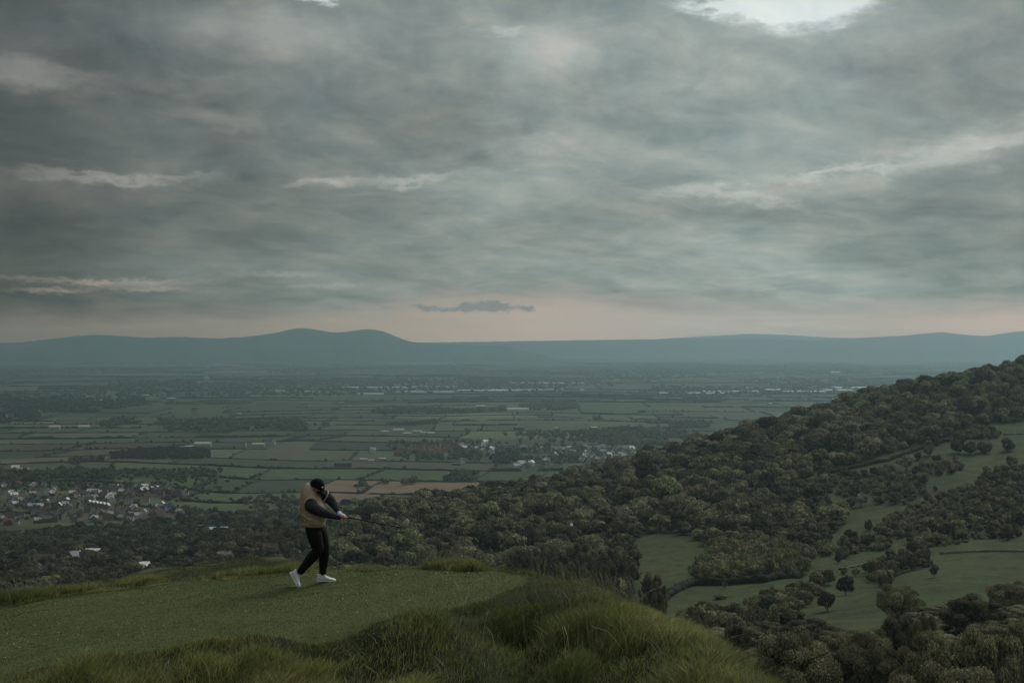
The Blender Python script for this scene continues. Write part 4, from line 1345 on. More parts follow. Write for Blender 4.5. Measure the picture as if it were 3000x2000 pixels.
for i in order:
    zn = names[zone[i]]
    x, y, px, py = cx_[i], cy_[i], cpx[i], cpy[i]
    u_ = rng.uniform()
    big = BIG[i]
    if zn == 'wood':
        rad = rng.uniform(5.0, 8.8) + (2.4 if big > 0.52 and u_ < 0.5 else 0)
        if u_ > 0.84: rad *= 0.6
        if rng.uniform() < 0.06: rad *= 1.45
        ht = rad * rng.uniform(1.25, 1.75)
        kind = 'round' if u_ < 0.62 else ('bush' if u_ < 0.88 else 'airy')
        if u_ > 0.985: kind, ht = 'conifer', rad * 2.4
        f = 0.86
    elif zn == 'clump':
        rad = rng.uniform(2.8, 4.8); ht = rad * rng.uniform(1.8, 2.6); kind = 'airy' if u_ < 0.8 else 'round'; f = 0.74
    elif zn.startswith('lowland'):
        rad = rng.uniform(4.2, 8.6); ht = rad * rng.uniform(1.25, 1.8); kind = 'round' if u_ < 0.7 else ('bush' if u_ < 0.9 else 'airy'); f = 0.84
        if y < 420: continue
    elif zn in ('lowrow', 'knollfoot'):
        rad = rng.uniform(2.2, 4.2); ht = rad * rng.uniform(1.3, 1.9); kind = 'round' if u_ < 0.6 else 'bush'; f = 0.72
    else:
        rad = rng.uniform(2.2, 4.6); ht = rad * rng.uniform(1.3, 1.9); kind = 'bush' if u_ < 0.8 else 'round'; f = 0.98
        if rng.uniform() < 0.25: rad *= 0.55; ht *= 0.5
    if not try_add(x, y, rad, f): continue
    tone = float(np.clip(rng.normal(0.41, 0.23) + (big - 0.5) * 0.5, 0.03, 0.9))
    if zn == 'clump': tone = float(np.clip(rng.normal(0.76, 0.10), 0.5, 0.86))
    if zn.startswith('lowland'): tone = float(np.clip(rng.normal(0.17, 0.10), 0.02, 0.5))
    if zn.startswith('scrub'): tone = float(np.clip(rng.normal(0.35, 0.15), 0.05, 0.7))
    if rng.uniform() < 0.03: tone = 0.88
    tree(x, y, rad, ht, kind, tone, zn, cz_[i])
print('hill trees', len(TREES))

# ------------------------------------------------------------------ trees of the vale: copses and hedgerow trees
COPSES = [  # polygon, density, size range, tone, kind
    ([(320, 1342), (330, 1330), (540, 1316), (612, 1322), (602, 1336), (450, 1347)], 1.0, (4, 6), 0.02, 'far'),
    ([(-60, 1388), (200, 1372), (420, 1376), (660, 1386), (640, 1408), (300, 1403), (-60, 1420)], 0.5, (4, 7.5), 0.25, 'far'),
    ([(205, 1352), (300, 1344), (312, 1352), (210, 1363)], 0.9, (4, 7), 0.18, 'far'),
    ([(1120, 1306), (1250, 1292), (1500, 1280), (1700, 1270), (1950, 1262), (1960, 1300), (1880, 1345), (1700, 1360), (1450, 1345), (1300, 1345), (1180, 1330)], 0.15, (4, 8), 0.32, 'far'),
    ([(1680, 1278), (1850, 1256), (2000, 1236), (2090, 1240), (2010, 1278), (1850, 1302)], 0.7, (4, 8), 0.35, 'far'),
    ([(1130, 1243), (1270, 1234), (1282, 1244), (1140, 1248)], 1.0, (5, 7), 0.2, 'far'),
    ([(1520, 1196), (1600, 1184), (1700, 1188), (1690, 1198), (1560, 1202)], 1.0, (5, 8), 0.3, 'far'),
    ([(1090, 1205), (1480, 1194), (1480, 1204), (1100, 1212)], 0.5, (5, 8), 0.25, 'far'),
    ([(-60, 1240), (0, 1212), (110, 1200), (115, 1225), (0, 1243)], 0.5, (5, 9), 0.12, 'far'),
    ([(280, 1237), (400, 1225), (412, 1238), (290, 1252)], 0.7, (5, 8), 0.2, 'far'),
    ([(460, 1242), (900, 1230), (890, 1262), (640, 1270), (480, 1260)], 0.32, (5, 9), 0.25, 'far'),
    ([(-60, 1175), (250, 1163), (430, 1175), (400, 1202), (-60, 1208)], 0.35, (6, 10), 0.12, 'far'),
    ([(1040, 1430), (1060, 1414), (1200, 1398), (1222, 1412), (1130, 1424)], 0.6, (4, 8), 0.35, 'far'),
    ([(1280, 1396), (1340, 1384), (1400, 1395), (1380, 1410), (1300, 1414)], 0.7, (4, 8), 0.3, 'far'),
    ([(1440, 1346), (1520, 1334), (1532, 1354), (1450, 1360)], 0.9, (6, 9), 0.15, 'far'),
    ([(-60, 1415), (540, 1402), (560, 1440), (700, 1440), (690, 1470), (530, 1462), (560, 1530), (380, 1540), (-60, 1560)], 0.06, (2.0, 4.5), 0.2, 'far'),
    ([(700, 1470), (760, 1452), (880, 1458), (875, 1480), (740, 1500)], 0.12, (4, 7), 0.35, 'far'),
    ([(530, 1500), (640, 1512), (860, 1500), (960, 1492), (960, 1515), (700, 1530), (560, 1530)], 0.35, (4, 7.5), 0.3, 'far'),
]
for poly, den, (r0, r1), tone, kd in COPSES:
    ys = [p[1] for p in poly]; xs = [p[0] for p in poly]
    d0, d1 = F * H / (max(ys) - 1000), F * H / (min(ys) - 1000)
    w0 = max(abs(min(xs) - 1500), abs(max(xs) - 1500)) / F
    area = (d1 ** 2 - d0 ** 2) / 2 * (max(xs) - min(xs)) / F
    n = int(min(area / (r0 + r1) ** 2 * 3.0 * den, 5000))
    dd = np.sqrt(rng.uniform(d0 ** 2, d1 ** 2, n)); pp = rng.uniform(min(xs), max(xs), n)
    wob = (fbm(dd * (pp - 1500) / F / 180, dd / 180, 431, 4) - 0.5)
    hgt_px = max(ys) - min(ys)
    ok = in_poly(pp + wob * 90, 1000 + F * H / dd + wob * hgt_px * 1.1, poly)
    clump = fbm(dd * (pp - 1500) / F / 120, dd / 120, 401, 3)
    for d_, p_, c_ in zip(dd[ok], pp[ok], clump[ok]):
        if rng.uniform() < 0.2 or (den < 0.75 and c_ < 0.44 and rng.uniform() < 0.8): continue
        if den < 0.45 and c_ < 0.5 - den * 0.2 and rng.uniform() < 0.75: continue
        r_ = rng.uniform(r0, r1)
        vadd(d_ * (p_ - 1500) / F, d_, r_, r_ * rng.uniform(1.5, 2.1), float(np.clip(rng.normal(tone, 0.09), 0, 0.8)), 0.66)

# hedges along the plot edges
M_HEDGE = attr_mat('hedge_leaf', 0.15, 0.85, 0.1, 0.35)
hV, hF, hC = [], [], []
HEDGES = []
hoff = 0
for ex, ey in EDGES:
    L_ = np.hypot(np.diff(ex), np.diff(ey)).sum()
    cx, cy = ex.mean(), ey.mean()
    if abs(cx) > 0.50 * cy + 350 or cy < 1700: continue
    gz = ground_z(np.array([cx]), np.array([cy]))[0] if cy < 2700 else 0.0
    if gz > 0.5: continue
    ppx, ppy = proj(cx, cy, 0.0)
    if in_poly(np.array([ppx]), np.array([ppy]), TOWN)[0]: continue
    if rng.uniform() < (0.12 if cy < 4200 else 0.34): continue
    seg = 9.0 if cy < 4500 else 16.0 if cy < 8000 else 30.0
    n = max(3, int(L_ / seg))
    t = np.linspace(0, 1, n + 1)
    s0 = np.linspace(0, 1, len(ex))
    x = np.interp(t, s0, ex); y = np.interp(t, s0, ey)
    dx, dy = np.gradient(x), np.gradient(y); l = np.hypot(dx, dy) + 1e-9
    nx, ny = -dy / l, dx / l
    tall = rng.uniform(1.6, 3.2) * (1 + 0.9 * (cy > 6000)) * (2.0 if rng.uniform() < 0.15 else 1.0)
    hgt = tall * (0.55 + 0.9 * vnoise(t * n * 0.55, t * 0 + cx, 9)) * np.where(vnoise(t * n * 0.12, t * 0 + cy, 10) < 0.10, 0.05, 1.0)
    wid = rng.uniform(1.4, 2.4) * (0.7 + 0.6 * vnoise(t * n * 0.5, t * 0 + cy, 11))
    jx = (vnoise(t * n * 0.6, t * 0 + cx + 7, 12) - 0.5) * 1.5
    A = np.stack([x - nx * wid, y - ny * wid, np.zeros(n + 1)], 1)
    B = np.stack([x - nx * wid * 0.6 + jx, y - ny * wid * 0.6, hgt], 1)
    Cc = np.stack([x + nx * wid * 0.6 + jx, y + ny * wid * 0.6, hgt * 0.95], 1)
    Dd = np.stack([x + nx * wid, y + ny * wid, np.zeros(n + 1)], 1)
    V = np.stack([A, B, Cc, Dd], 1).reshape(-1, 3)
    i = np.arange(n) * 4
    Fq = np.concatenate([np.stack([i + k, i + k + 4, i + k + 5, i + k + 1], 1) for k in range(3)])
    col = np.repeat((np.array([0.030, 0.038, 0.021]) * rng.uniform(0.7, 1.3) * rng.uniform(0.75, 1.25, (n + 1, 1))), 4, 0)
    app = L_ / cy * (tall / cy) * F * F
    HEDGES.append((app, V, Fq, col, ppx, ppy))
    # trees standing in the hedge
    k = rng.poisson(L_ / (48.0 if cy < 5000 else 70.0) * (3.2 if rng.uniform() < 0.22 else 0.8))
    for _ in range(k):
        q = rng.uniform(); r_ = rng.uniform(2.5, 5.5) * (1 + 0.3 * (cy > 6000))
        vadd(float(np.interp(q, s0, ex)), float(np.interp(q, s0, ey)), r_, r_ * rng.uniform(1.4, 2.0), float(np.clip(rng.normal(0.28, 0.1), 0, 0.7)), 0.6)
# far wooded patches
n = 22000
dd = np.sqrt(rng.uniform(6000.0 ** 2, 17000.0 ** 2, n)); pp = rng.uniform(-80, 2900, n)
xx = dd * (pp - 1500) / F
w_ = fbm(xx / 900, dd / 1500, 501, 4)
for d_, x_, c_ in zip(dd, xx, w_):
    if c_ > 0.53: vadd(x_, d_, rng.uniform(7, 14), rng.uniform(10, 16), float(np.clip(rng.normal(0.2, 0.08), 0, 0.6)), 0.5)
HEDGES.sort(key=lambda h: -h[0])
print('vale trees', len(VT), 'hedges', len(HEDGES), 'houses', len(HOUSES))

# ------------------------------------------------------------------ building the individuals
ORD = ['', 'second ', 'third ', 'fourth ', 'fifth ', 'sixth ', 'seventh ', 'eighth ', 'ninth ', 'tenth ', 'eleventh ', 'twelfth ', 'thirteenth ', 'fourteenth ', 'fifteenth ', 'sixteenth ', 'seventeenth ',
       'eighteenth ', 'nineteenth ', 'twentieth ']


def ordw(i, base='nearest'):
    if i == 0: return base
    if i < len(ORD): return ORD[i] + base
    return '%d%s %s' % (i + 1, {1: 'st', 2: 'nd', 3: 'rd'}.get((i + 1) % 10 if (i + 1) % 100 not in (11, 12, 13) else 0, 'th'), base)


LAND = [("golfer's cap", 927, 1425), ("golfer's hips", 920, 1545), ("driver's club head", 1190, 1530), ("flying golf ball", 1673, 1538), ("top of the triangular meadow", 1960, 1550), ("foot of the triangular meadow", 1900, 1690),
        ("lone dark pasture tree", 2478, 1713), ("whitish willow on the slope", 2523, 1462), ("grey willow at the pasture edge", 2634, 1760), ("pointed conifer on the hill", 2765, 1235), ("cream house at the hill skyline", 1815, 1378),
        ("huge spreading oak", 2302, 1900), ("pair of columnar cypresses", 2255, 1805), ("two joined bushes of the top pasture", 2862, 1310), ("left end of the long hedge", 2500, 1345), ("dry stone wall", 2880, 1615),
        ("pale leafed scrub tree", 2655, 1350), ("pale blue white barn", 634, 1565), ("large cream house lower left", 128, 1665), ("seeding grass on the lip", 1740, 1650), ("dark round skyline tree", 1706, 1370),
        ("brown ploughed field", 1100, 1460), ("top right end of the wooded skyline", 2980, 1080), ("small green glade in the hill wood", 2265, 1225), ("bright roofed house near the meadow grass", 422, 1678), ("stone cottage by the clipped hedge", 1341, 1490),
        ("tall open crowned skyline tree", 2478, 1170), ("pale clump beside the lower meadow", 2200, 1650)]


def where(px, py, n=3):
    d = sorted([(math.hypot(px - a, py - b), nm_, px - a, py - b) for nm_, a, b in LAND])
    return d[:n]


def side(dx, dy):
    a = abs(dx); b = abs(dy)
    h_ = 'right of' if dx > 0 else 'left of'
    v_ = 'below' if dy > 0 else 'above'
    if a > 2.2 * b: return h_
    if b > 2.2 * a: return v_
    return ('below right of' if dx > 0 else 'below left of') if dy > 0 else ('above right of' if dx > 0 else 'above left of')


def tone_word(t):
    return 'black green' if t < 0.14 else 'dark green' if t < 0.32 else 'dull green' if t < 0.5 else 'mid green' if t < 0.66 else 'pale green' if t < 0.82 else 'bright green' if t < 0.93 else 'grey green'


SKY_PX = [-300, 0, 250, 390, 900, 1000, 1200, 1450, 1600, 1800, 1950, 2100, 2230, 2300]
SKY_PY = [1800, 1775, 1735, 1712, 1645, 1655, 1655, 1662, 1690, 1745, 1805, 1885, 2010, 2200]
vis = []
for t in TREES:
    px, pb = proj(t['x'], t['y'], t['z']); tp = proj(t['x'], t['y'], t['z'] + t['h'])[1]
    t['px'], t['py'], t['top'] = px, (pb + tp) / 2, tp
    t['w'] = t['r'] / t['y'] * F
    t['app'] = t['w'] * (min(pb, np.interp(px, SKY_PX, SKY_PY)) - tp)
    t['hid'] = tp >= np.interp(px, SKY_PX, SKY_PY) - 1
    if tp < np.interp(px, SKY_PX, SKY_PY) + 150 or t['must']: vis.append(t)
inside = [t for t in vis if -10 < t['px'] < 3010 and t['top'] < 1990 and not t['hid']]
# share of each crown that nearer crowns leave in sight, so that the individuals are trees one can see
grid = {}
for t in sorted(inside, key=lambda q: q['y']):
    n_, s_ = 0, 0
    for a in np.linspace(t['px'] - t['w'] * 0.8, t['px'] + t['w'] * 0.8, 7):
        for b in np.linspace(t['top'] + 2, t['py'] * 2 - t['top'], 7):
            n_ += 1
            key = (int(a // 5), int(b // 5))
            if key not in grid: s_ += 1
    t['seen'] = s_ / n_
    for a in range(int((t['px'] - t['w'] * 0.85) // 5), int((t['px'] + t['w'] * 0.85) // 5) + 1):
        for b in range(int((t['top'] + 3) // 5), int((t['py'] * 2 - t['top']) // 5) + 1): grid[(a, b)] = 1
must = [t for t in inside if t['must']]
rest = sorted([t for t in inside if not t['must'] and t['seen'] > 0.2], key=lambda t: -t['app'] * t['seen'])
N_IND = 300
indiv = must + rest[:N_IND - len(must)]
for t in indiv: t['ind'] = True
used = set()
cnt = {}
for t in sorted(indiv, key=lambda q: -q['app']):
    if t['label']: used.add(t['label']); continue
    bush = t['kind'] == 'bush'
    noun = {'bush': 'bush', 'conifer': 'conifer', 'airy': 'feathery tree', 'poplar': 'slender tree'}.get(t['kind'], 'round tree')
    for d, nm_, dx, dy in where(t['px'], t['py'], 4):
        key = (tone_word(t['tone']), noun, side(dx, dy), nm_)
        i = cnt.get(key, 0)
        if i < 3: break
    cnt.setdefault(key, 0)
    t['_key'] = key; t['_d'] = d; cnt[key] += 1
bykey = {}
for t in indiv:
    if '_key' in t: bykey.setdefault(t['_key'], []).append(t)
for key, l in bykey.items():
    l.sort(key=lambda q: q['_d'])
    for i, t in enumerate(l):
        big_ = 'big ' if t['w'] > 24 else 'small ' if t['w'] < 15 else ''
        t['label'] = ('%s%s %s %s the %s' % (big_, key[0], key[1], key[2], key[3])) if len(l) == 1 else ('%s%s %s %s the %s' % (ordw(i, '') or 'nearest ', key[0], key[1], key[2], key[3]))
GRP = {'wood': 'trees of the hillside wood', 'clump': 'pale trees beside the lower meadow', 'lowland': 'trees of the lowland wood', 'near': 'big trees at the foot of the knoll', 'solo': 'trees standing apart on the slope'}
SRC = {}
for t in indiv:
    bush = t['kind'] == 'bush'
    nm_ = 'bush' if bush else 'conifer' if t['kind'] == 'conifer' else 'tree'
    e = empty(nm_, (t['x'], t['y'], t['z'] - 0.15), t['rz'])
    k = t['zone']
    grp = GRP.get(k) or (GRP['lowland'] if k.startswith('lowland') else 'bushes and thorns on the pasture slope' if k.startswith('scrub') else 'trees on the pasture edges')
    tag(e, t['label'], 'bush' if bush else 'tree', grp)
    me = VAR[t['kind']][t['v']]
    c = add_mesh('crown', me, e)
    c.scale = (t['r'], t['r'], t['h'])
    c['tone'] = float(t['tone'])
    SRC.setdefault((t['kind'], int(t['v'])), c)
    tk = 'big' if t['kind'] in ('oak', 'big', 'willow', 'thick') else 'pole' if t['kind'] in ('conifer', 'poplar') else 'tree'
    tr = add_mesh('trunk', TRUNK[tk][int(t['v']) % len(TRUNK[tk])], e)
    s_ = t['r'] if tk != 'pole' else t['r']
    tr.scale = (s_, s_, t['h'])

# everything else that grows as one mass of trees
pts, att_s, att_r, att_t, att_k = [], [], [], [], []
KK = []


def kid(kind, v):
    if (kind, v) not in KK: KK.append((kind, v))
    return KK.index((kind, v))


for t in vis:
    if t.get('ind'): continue
    if not -900 < t['px'] < 3200: continue
    kv = (t['kind'], int(t['v']))
    if kv not in SRC: kv = ('round', 0) if ('round', 0) in SRC else next(iter(SRC))
    pts.append((t['x'], t['y'], t['z'] - 0.4)); att_s.append((t['r'], t['r'], t['h'])); att_r.append(t['rz']); att_t.append(t['tone']); att_k.append(kid(*kv))
# one tree of the vale is an individual that lends its low crown
vt = max(VT, key=lambda v: v[2] / v[1] if 0 < proj(v[0], v[1], 0)[0] < 3000 else 0)
for j, me in enumerate(VAR['far']):
    cand = sorted([v for v in VT if 60 < proj(v[0], v[1], 0)[0] < 2900], key=lambda v: -v[2] / v[1])[j * 2]
    px, py = proj(cand[0], cand[1], 4)
    d, nm_, dx, dy = where(px, py, 1)[0]
    e = empty('tree', (cand[0], cand[1], 0), 0.3)
    tag(e, '%s vale tree %s the %s, larger than its neighbours' % (tone_word(cand[4]), side(dx, dy), nm_), 'tree', 'trees of the vale')
    c = add_mesh('crown', me, e); c.scale = (cand[2], cand[2], cand[3]); c['tone'] = float(cand[4])
    add_mesh('trunk', TRUNK['tree'][0], e).scale = (cand[2], cand[2], cand[3])
    SRC[('far', j)] = c
    VT.remove(cand)
for (x, y, r_, h_, tn, zn) in VT:
    px = 1500 + F * x / y
    if not -500 < px < 3300: continue
    z = float(ground_z(np.array([x]), np.array([y]))[0]) if y < 2700 else 0.0
    if z > 1.5: continue
    kv = ('far', int(rng.integers(0, 2))) if y > 2600 else ('round', int(rng.integers(0, 3)))
    if kv not in SRC: kv = ('far', 0)
    pts.append((x, y, z - 0.4)); att_s.append((r_, r_, h_)); att_r.append(rng.uniform(0, 6.28)); att_t.append(tn); att_k.append(kid(*kv))
me = bpy.data.meshes.new('trees')
me.vertices.add(len(pts))
me.vertices.foreach_set('co', np.array(pts, np.float32).ravel())
for nm_, typ, arr in (('scl', 'FLOAT_VECTOR', np.array(att_s, np.float32)), ('rot', 'FLOAT', np.array(att_r, np.float32)), ('tone', 'FLOAT', np.array(att_t, np.float32)), ('kk', 'INT', np.array(att_k, np.int32))):
    a = me.attributes.new(nm_, typ, 'POINT')
    a.data.foreach_set('vector' if typ == 'FLOAT_VECTOR' else 'value', arr.ravel())
me.materials.append(M_LEAF)
mass = add_mesh('trees', me)
tag(mass, 'mass of smaller trees filling the woods, hedges and vale', 'trees', kind='stuff')
gt = bpy.data.node_groups.new('trees_growth', 'GeometryNodeTree')
gt.interface.new_socket('Geometry', in_out='INPUT', socket_type='NodeSocketGeometry')
gt.interface.new_socket('Geometry', in_out='OUTPUT', socket_type='NodeSocketGeometry')
gi = gt.nodes.new('NodeGroupInput'); go = gt.nodes.new('NodeGroupOutput')
jn = gt.nodes.new('GeometryNodeJoinGeometry')


def named(nm_, dt):
    n = gt.nodes.new('GeometryNodeInputNamedAttribute'); n.data_type = dt; n.inputs[0].default_value = nm_
    return n.outputs[0]


a_s, a_r, a_k = named('scl', 'FLOAT_VECTOR'), named('rot', 'FLOAT'), named('kk', 'INT')
cx_n = gt.nodes.new('ShaderNodeCombineXYZ'); gt.links.new(a_r, cx_n.inputs[2])
for i, kv in enumerate(KK):
    oi = gt.nodes.new('GeometryNodeObjectInfo'); oi.transform_space = 'ORIGINAL'; oi.inputs['Object'].default_value = SRC[kv]; oi.inputs['As Instance'].default_value = True
    cmpn = gt.nodes.new('FunctionNodeCompare'); cmpn.data_type = 'INT'; cmpn.operation = 'EQUAL'
    gt.links.new(a_k, cmpn.inputs[2]); cmpn.inputs[3].default_value = i
    ip = gt.nodes.new('GeometryNodeInstanceOnPoints')
    gt.links.new(gi.outputs[0], ip.inputs['Points']); gt.links.new(cmpn.outputs[0], ip.inputs['Selection']); gt.links.new(oi.outputs['Geometry'], ip.inputs['Instance'])
    gt.links.new(a_s, ip.inputs['Scale']); gt.links.new(cx_n.outputs[0], ip.inputs['Rotation'])
    gt.links.new(ip.outputs[0], jn.inputs[0])
gt.links.new(jn.outputs[0], go.inputs[0])
md = mass.modifiers.new('growth', 'NODES'); md.node_group = gt
print('individual trees', len(indiv), 'mass', len(pts))

# hedges: the largest one by one, the net of the others as one
NH = 60
cnt = {}
top_h = [h for h in HEDGES if 20 < h[4] < 2980 and h[5] < 1600][:NH]
hk = {}
for h in top_h:
    d, nm_, dx, dy = where(h[4], h[5], 1)[0]
    hk.setdefault((side(dx, dy), nm_), []).append((d, h))
for (sd_, nm_), l in hk.items():
    l.sort(key=lambda q: q[0])
    for i, (d, h) in enumerate(l):
        o = add_mesh('hedgerow', np_mesh('hedgerow', h[1], [h[2]], [M_HEDGE], h[3], False))
        tag(o, '%sdark field hedge %s the %s' % (ordw(i, '') or 'nearest ', sd_, nm_), 'hedge', 'hedges between the vale fields')
ids = set(id(h) for h in top_h)
V, Fq, Cq, off = [], [], [], 0
for h in HEDGES:
    if id(h) in ids: continue
    V.append(h[1]); Fq.append(h[2] + off); Cq.append(h[3]); off += len(h[1])
o = add_mesh('hedgerows', np_mesh('hedgerows', np.concatenate(V), [np.concatenate(Fq)], [M_HEDGE], np.concatenate(Cq)))
tag(o, 'net of thin dark hedges dividing the farther fields', 'hedges', kind='stuff')


# long hedge and walls on the slope
def strip_on_slope(name, pts_px, hgt, wid, seg, mat, colr, label, cat, jag=0.6, group=None):
    P3 = []
    for (a, b) in pts_px:
        ds = np.geomspace(160, 1700, 1500); xs = ds * (a - 1500) / F
        yy = proj(xs, ds, ground_z(xs, ds))[1]
        c = np.where((yy[:-1] - b) * (yy[1:] - b) <= 0)[0]
        D = ds[c[-1]] if len(c) else 900
        P3.append((D * (a - 1500) / F, D))
    P3 = np.array(P3)
    s = np.concatenate([[0], np.cumsum(np.hypot(*np.diff(P3, axis=0).T))])
    n = max(4, int(s[-1] / seg))
    t = np.linspace(0, s[-1], n + 1)
    x = np.interp(t, s, P3[:, 0]); y = np.interp(t, s, P3[:, 1])
    dx, dy = np.gradient(x), np.gradient(y); l = np.hypot(dx, dy) + 1e-9
    nx, ny = -dy / l, dx / l
    z = ground_z(x, y)
    ring = []
    for k, (u_, v_) in enumerate([(-1, -0.2), (-1.05, 0.35), (-0.8, 0.8), (-0.2, 1.0), (0.35, 0.98), (0.85, 0.75), (1.05, 0.3), (1, -0.2)]):
        jz = 1 + jag * (vnoise(t * 0.9 / seg + k * 0.3, t * 0 + k * 0.4, 21) - 0.5)
        jx = 1 + jag * (vnoise(t * 0.8 / seg + k * 3, t * 0 + k, 22) - 0.5)
        ring.append(np.stack([x + nx * wid * u_ * jx, y + ny * wid * u_ * jx, z + hgt * v_ * jz], 1))
    m_ = len(ring)
    V = np.stack(ring, 1).reshape(-1, 3)
    i = np.arange(n) * m_
    Fq = np.concatenate([np.stack([i + k, i + k + m_, i + k + m_ + 1, i + k + 1], 1) for k in range(m_ - 1)])
    c_ = np.repeat(np.array(colr) * rng.uniform(0.65, 1.35, (n + 1, 1)), m_, 0) * rng.uniform(0.8, 1.2, (len(V), 1))
    o = add_mesh(name, np_mesh(name, V, [Fq], [mat], c_))
    tag(o, label, cat, group)


strip_on_slope('hedge', [(2395, 1392), (2470, 1378), (2540, 1362), (2600, 1350), (2660, 1328), (2720, 1306), (2790, 1288), (2860, 1284), (2930, 1270)], 2.6, 1.3, 1.4, M_HEDGE, (0.028, 0.032, 0.019),
               'long dark clipped hedge climbing the slope to the top pasture', 'hedge', 0.7)
strip_on_slope('hedge', [(1935, 1762), (1975, 1735), (2030, 1712), (2120, 1712), (2240, 1704), (2340, 1692)], 3.0, 1.6, 1.4, M_HEDGE, (0.026, 0.030, 0.018),
               'dark hedge running under the pale clump from the knoll', 'hedge', 0.9)
strip_on_slope('hedge', [(1232, 1506), (1280, 1500), (1340, 1491)], 2.2, 1.6, 1.6, M_HEDGE, (0.026, 0.032, 0.020), 'short dark clipped hedge beside the stone cottage', 'hedge', 0.3)
M_WALL = attr_mat('dry_stone', 0, 0.9, 0.15, 1.2, 0.4)
strip_on_slope('dry_stone_wall', [(2752, 1622), (2800, 1618), (2860, 1616), (2940, 1614), (3010, 1616), (3080, 1620)], 1.1, 0.45, 0.8, M_WALL, (0.17, 0.155, 0.125), 'rough dry stone wall crossing the right pasture', 'wall', 0.5)
strip_on_slope('dry_stone_wall', [(2462, 1668), (2500, 1660), (2550, 1648), (2600, 1636)], 0.9, 0.9, 0.8, M_WALL, (0.11, 0.095, 0.075), 'overgrown tumbled stone wall above the lone pasture tree', 'wall', 1.1)
strip_on_slope('dry_stone_wall', [(2940, 1273), (2980, 1272), (3060, 1266)], 1.1, 0.5, 0.8, M_WALL, (0.15, 0.135, 0.11), 'stone wall at the top of the upper pasture by the right edge', 'wall', 0.5)


# ---- buildings ---------------------------------------------------
MW = {'stone': plain_mat('wall_stone', (0.17, 0.155, 0.125), 0.9, 0.1, 0.2, 0.6), 'cream': plain_mat('wall_cream', (0.36, 0.34, 0.28), 0.9, 0.1, 0.15, 0.6), 'brick': plain_mat('wall_brick', (0.13, 0.075, 0.055), 0.9, 0.1, 0.25, 0.8),
      'render': plain_mat('wall_render', (0.48, 0.48, 0.46), 0.9, 0.1, 0.12, 0.5)}
MR = {'slate': plain_mat('roof_slate', (0.050, 0.055, 0.060), 0.55, 0.4, 0.3, 0.8), 'brown': plain_mat('roof_brown', (0.085, 0.062, 0.048), 0.8, 0.2, 0.3, 0.8), 'tile': plain_mat('roof_tile', (0.16, 0.085, 0.062), 0.85, 0.2, 0.3, 0.8),
      'pale': plain_mat('roof_pale', (0.36, 0.35, 0.32), 0.6, 0.4, 0.2, 0.5), 'sheen': plain_mat('roof_bright', (0.62, 0.60, 0.54), 0.4, 0.5, 0.12, 0.4), 'blue': plain_mat('roof_blue', (0.38, 0.52, 0.55), 0.4, 0.5, 0.15, 0.4)}  # sheen: sky reflected off bright roof slopes, painted as a pale base colour
M_PANE = plain_mat('window_glass', (0.02, 0.022, 0.025), 0.15, 0.6)


def wall_mesh(w, d, eh, rh, extra=None):
    V, Fc = [], []

    def gable(x0, x1, y0, y1, e_, r_, axis='x'):
        o = len(V)
        if axis == 'x':
            ym = (y0 + y1) / 2
            V.extend([(x0, y0, -1), (x1, y0, -1), (x1, y1, -1), (x0, y1, -1), (x0, y0, e_), (x1, y0, e_), (x1, y1, e_), (x0, y1, e_), (x0, ym, r_), (x1, ym, r_)])
            Fc.extend([(o, o + 1, o + 5, o + 4), (o + 2, o + 3, o + 7, o + 6), (o + 1, o + 2, o + 6, o + 9, o + 5), (o + 3, o, o + 4, o + 8, o + 7)])
        else:
            xm = (x0 + x1) / 2
            V.extend([(x0, y0, -1), (x1, y0, -1), (x1, y1, -1), (x0, y1, -1), (x0, y0, e_), (x1, y0, e_), (x1, y1, e_), (x0, y1, e_), (xm, y0, r_), (xm, y1, r_)])
            Fc.extend([(o, o + 1, o + 5, o + 8, o + 4), (o + 1, o + 2, o + 6, o + 5), (o + 2, o + 3, o + 7, o + 9, o + 6), (o + 3, o, o + 4, o + 7)])
    gable(-w / 2, w / 2, -d / 2, d / 2, eh, rh)
    if extra: gable(*extra)
    me = bpy.data.meshes.new('wall'); me.from_pydata(V, [], Fc); me.update()
    return me


def roof_mesh(w, d, eh, rh, extra=None, th=0.3, over=0.4):
    V, Fc = [], []

    def slab(p):     # p: four corner points, thickened downwards
        o = len(V)
        V.extend(p); V.extend([(a, b, c - th) for a, b, c in p])
        Fc.extend([(o, o + 1, o + 2, o + 3), (o + 7, o + 6, o + 5, o + 4)] + [(o + i, o + 4 + i, o + 4 + (i + 1) % 4, o + (i + 1) % 4) for i in range(4)])

    def gable(x0, x1, y0, y1, e_, r_, axis='x'):
        sl = over * (r_ - e_) / ((y1 - y0) / 2 if axis == 'x' else (x1 - x0) / 2)
        z0 = e_ - sl + th; z1 = r_ + th
        if axis == 'x':
            ym = (y0 + y1) / 2
            slab([(x0 - over, y0 - over, z0), (x1 + over, y0 - over, z0), (x1 + over, ym, z1), (x0 - over, ym, z1)])
            slab([(x1 + over, y1 + over, z0), (x0 - over, y1 + over, z0), (x0 - over, ym + 0.003, z1), (x1 + over, ym + 0.003, z1)])
        else:
            xm = (x0 + x1) / 2
            slab([(x0 - over, y1 + over, z0), (x0 - over, y0 - over, z0), (xm, y0 - over, z1), (xm, y1 + over, z1)])
            slab([(x1 + over, y0 - over, z0), (x1 + over, y1 + over, z0), (xm + 0.003, y1 + over, z1), (xm + 0.003, y0 - over, z1)])
    gable(-w / 2, w / 2, -d / 2, d / 2, eh, rh)
    if extra: gable(*extra)
    me = bpy.data.meshes.new('roof'); me.from_pydata(V, [], Fc); me.update()
    return me


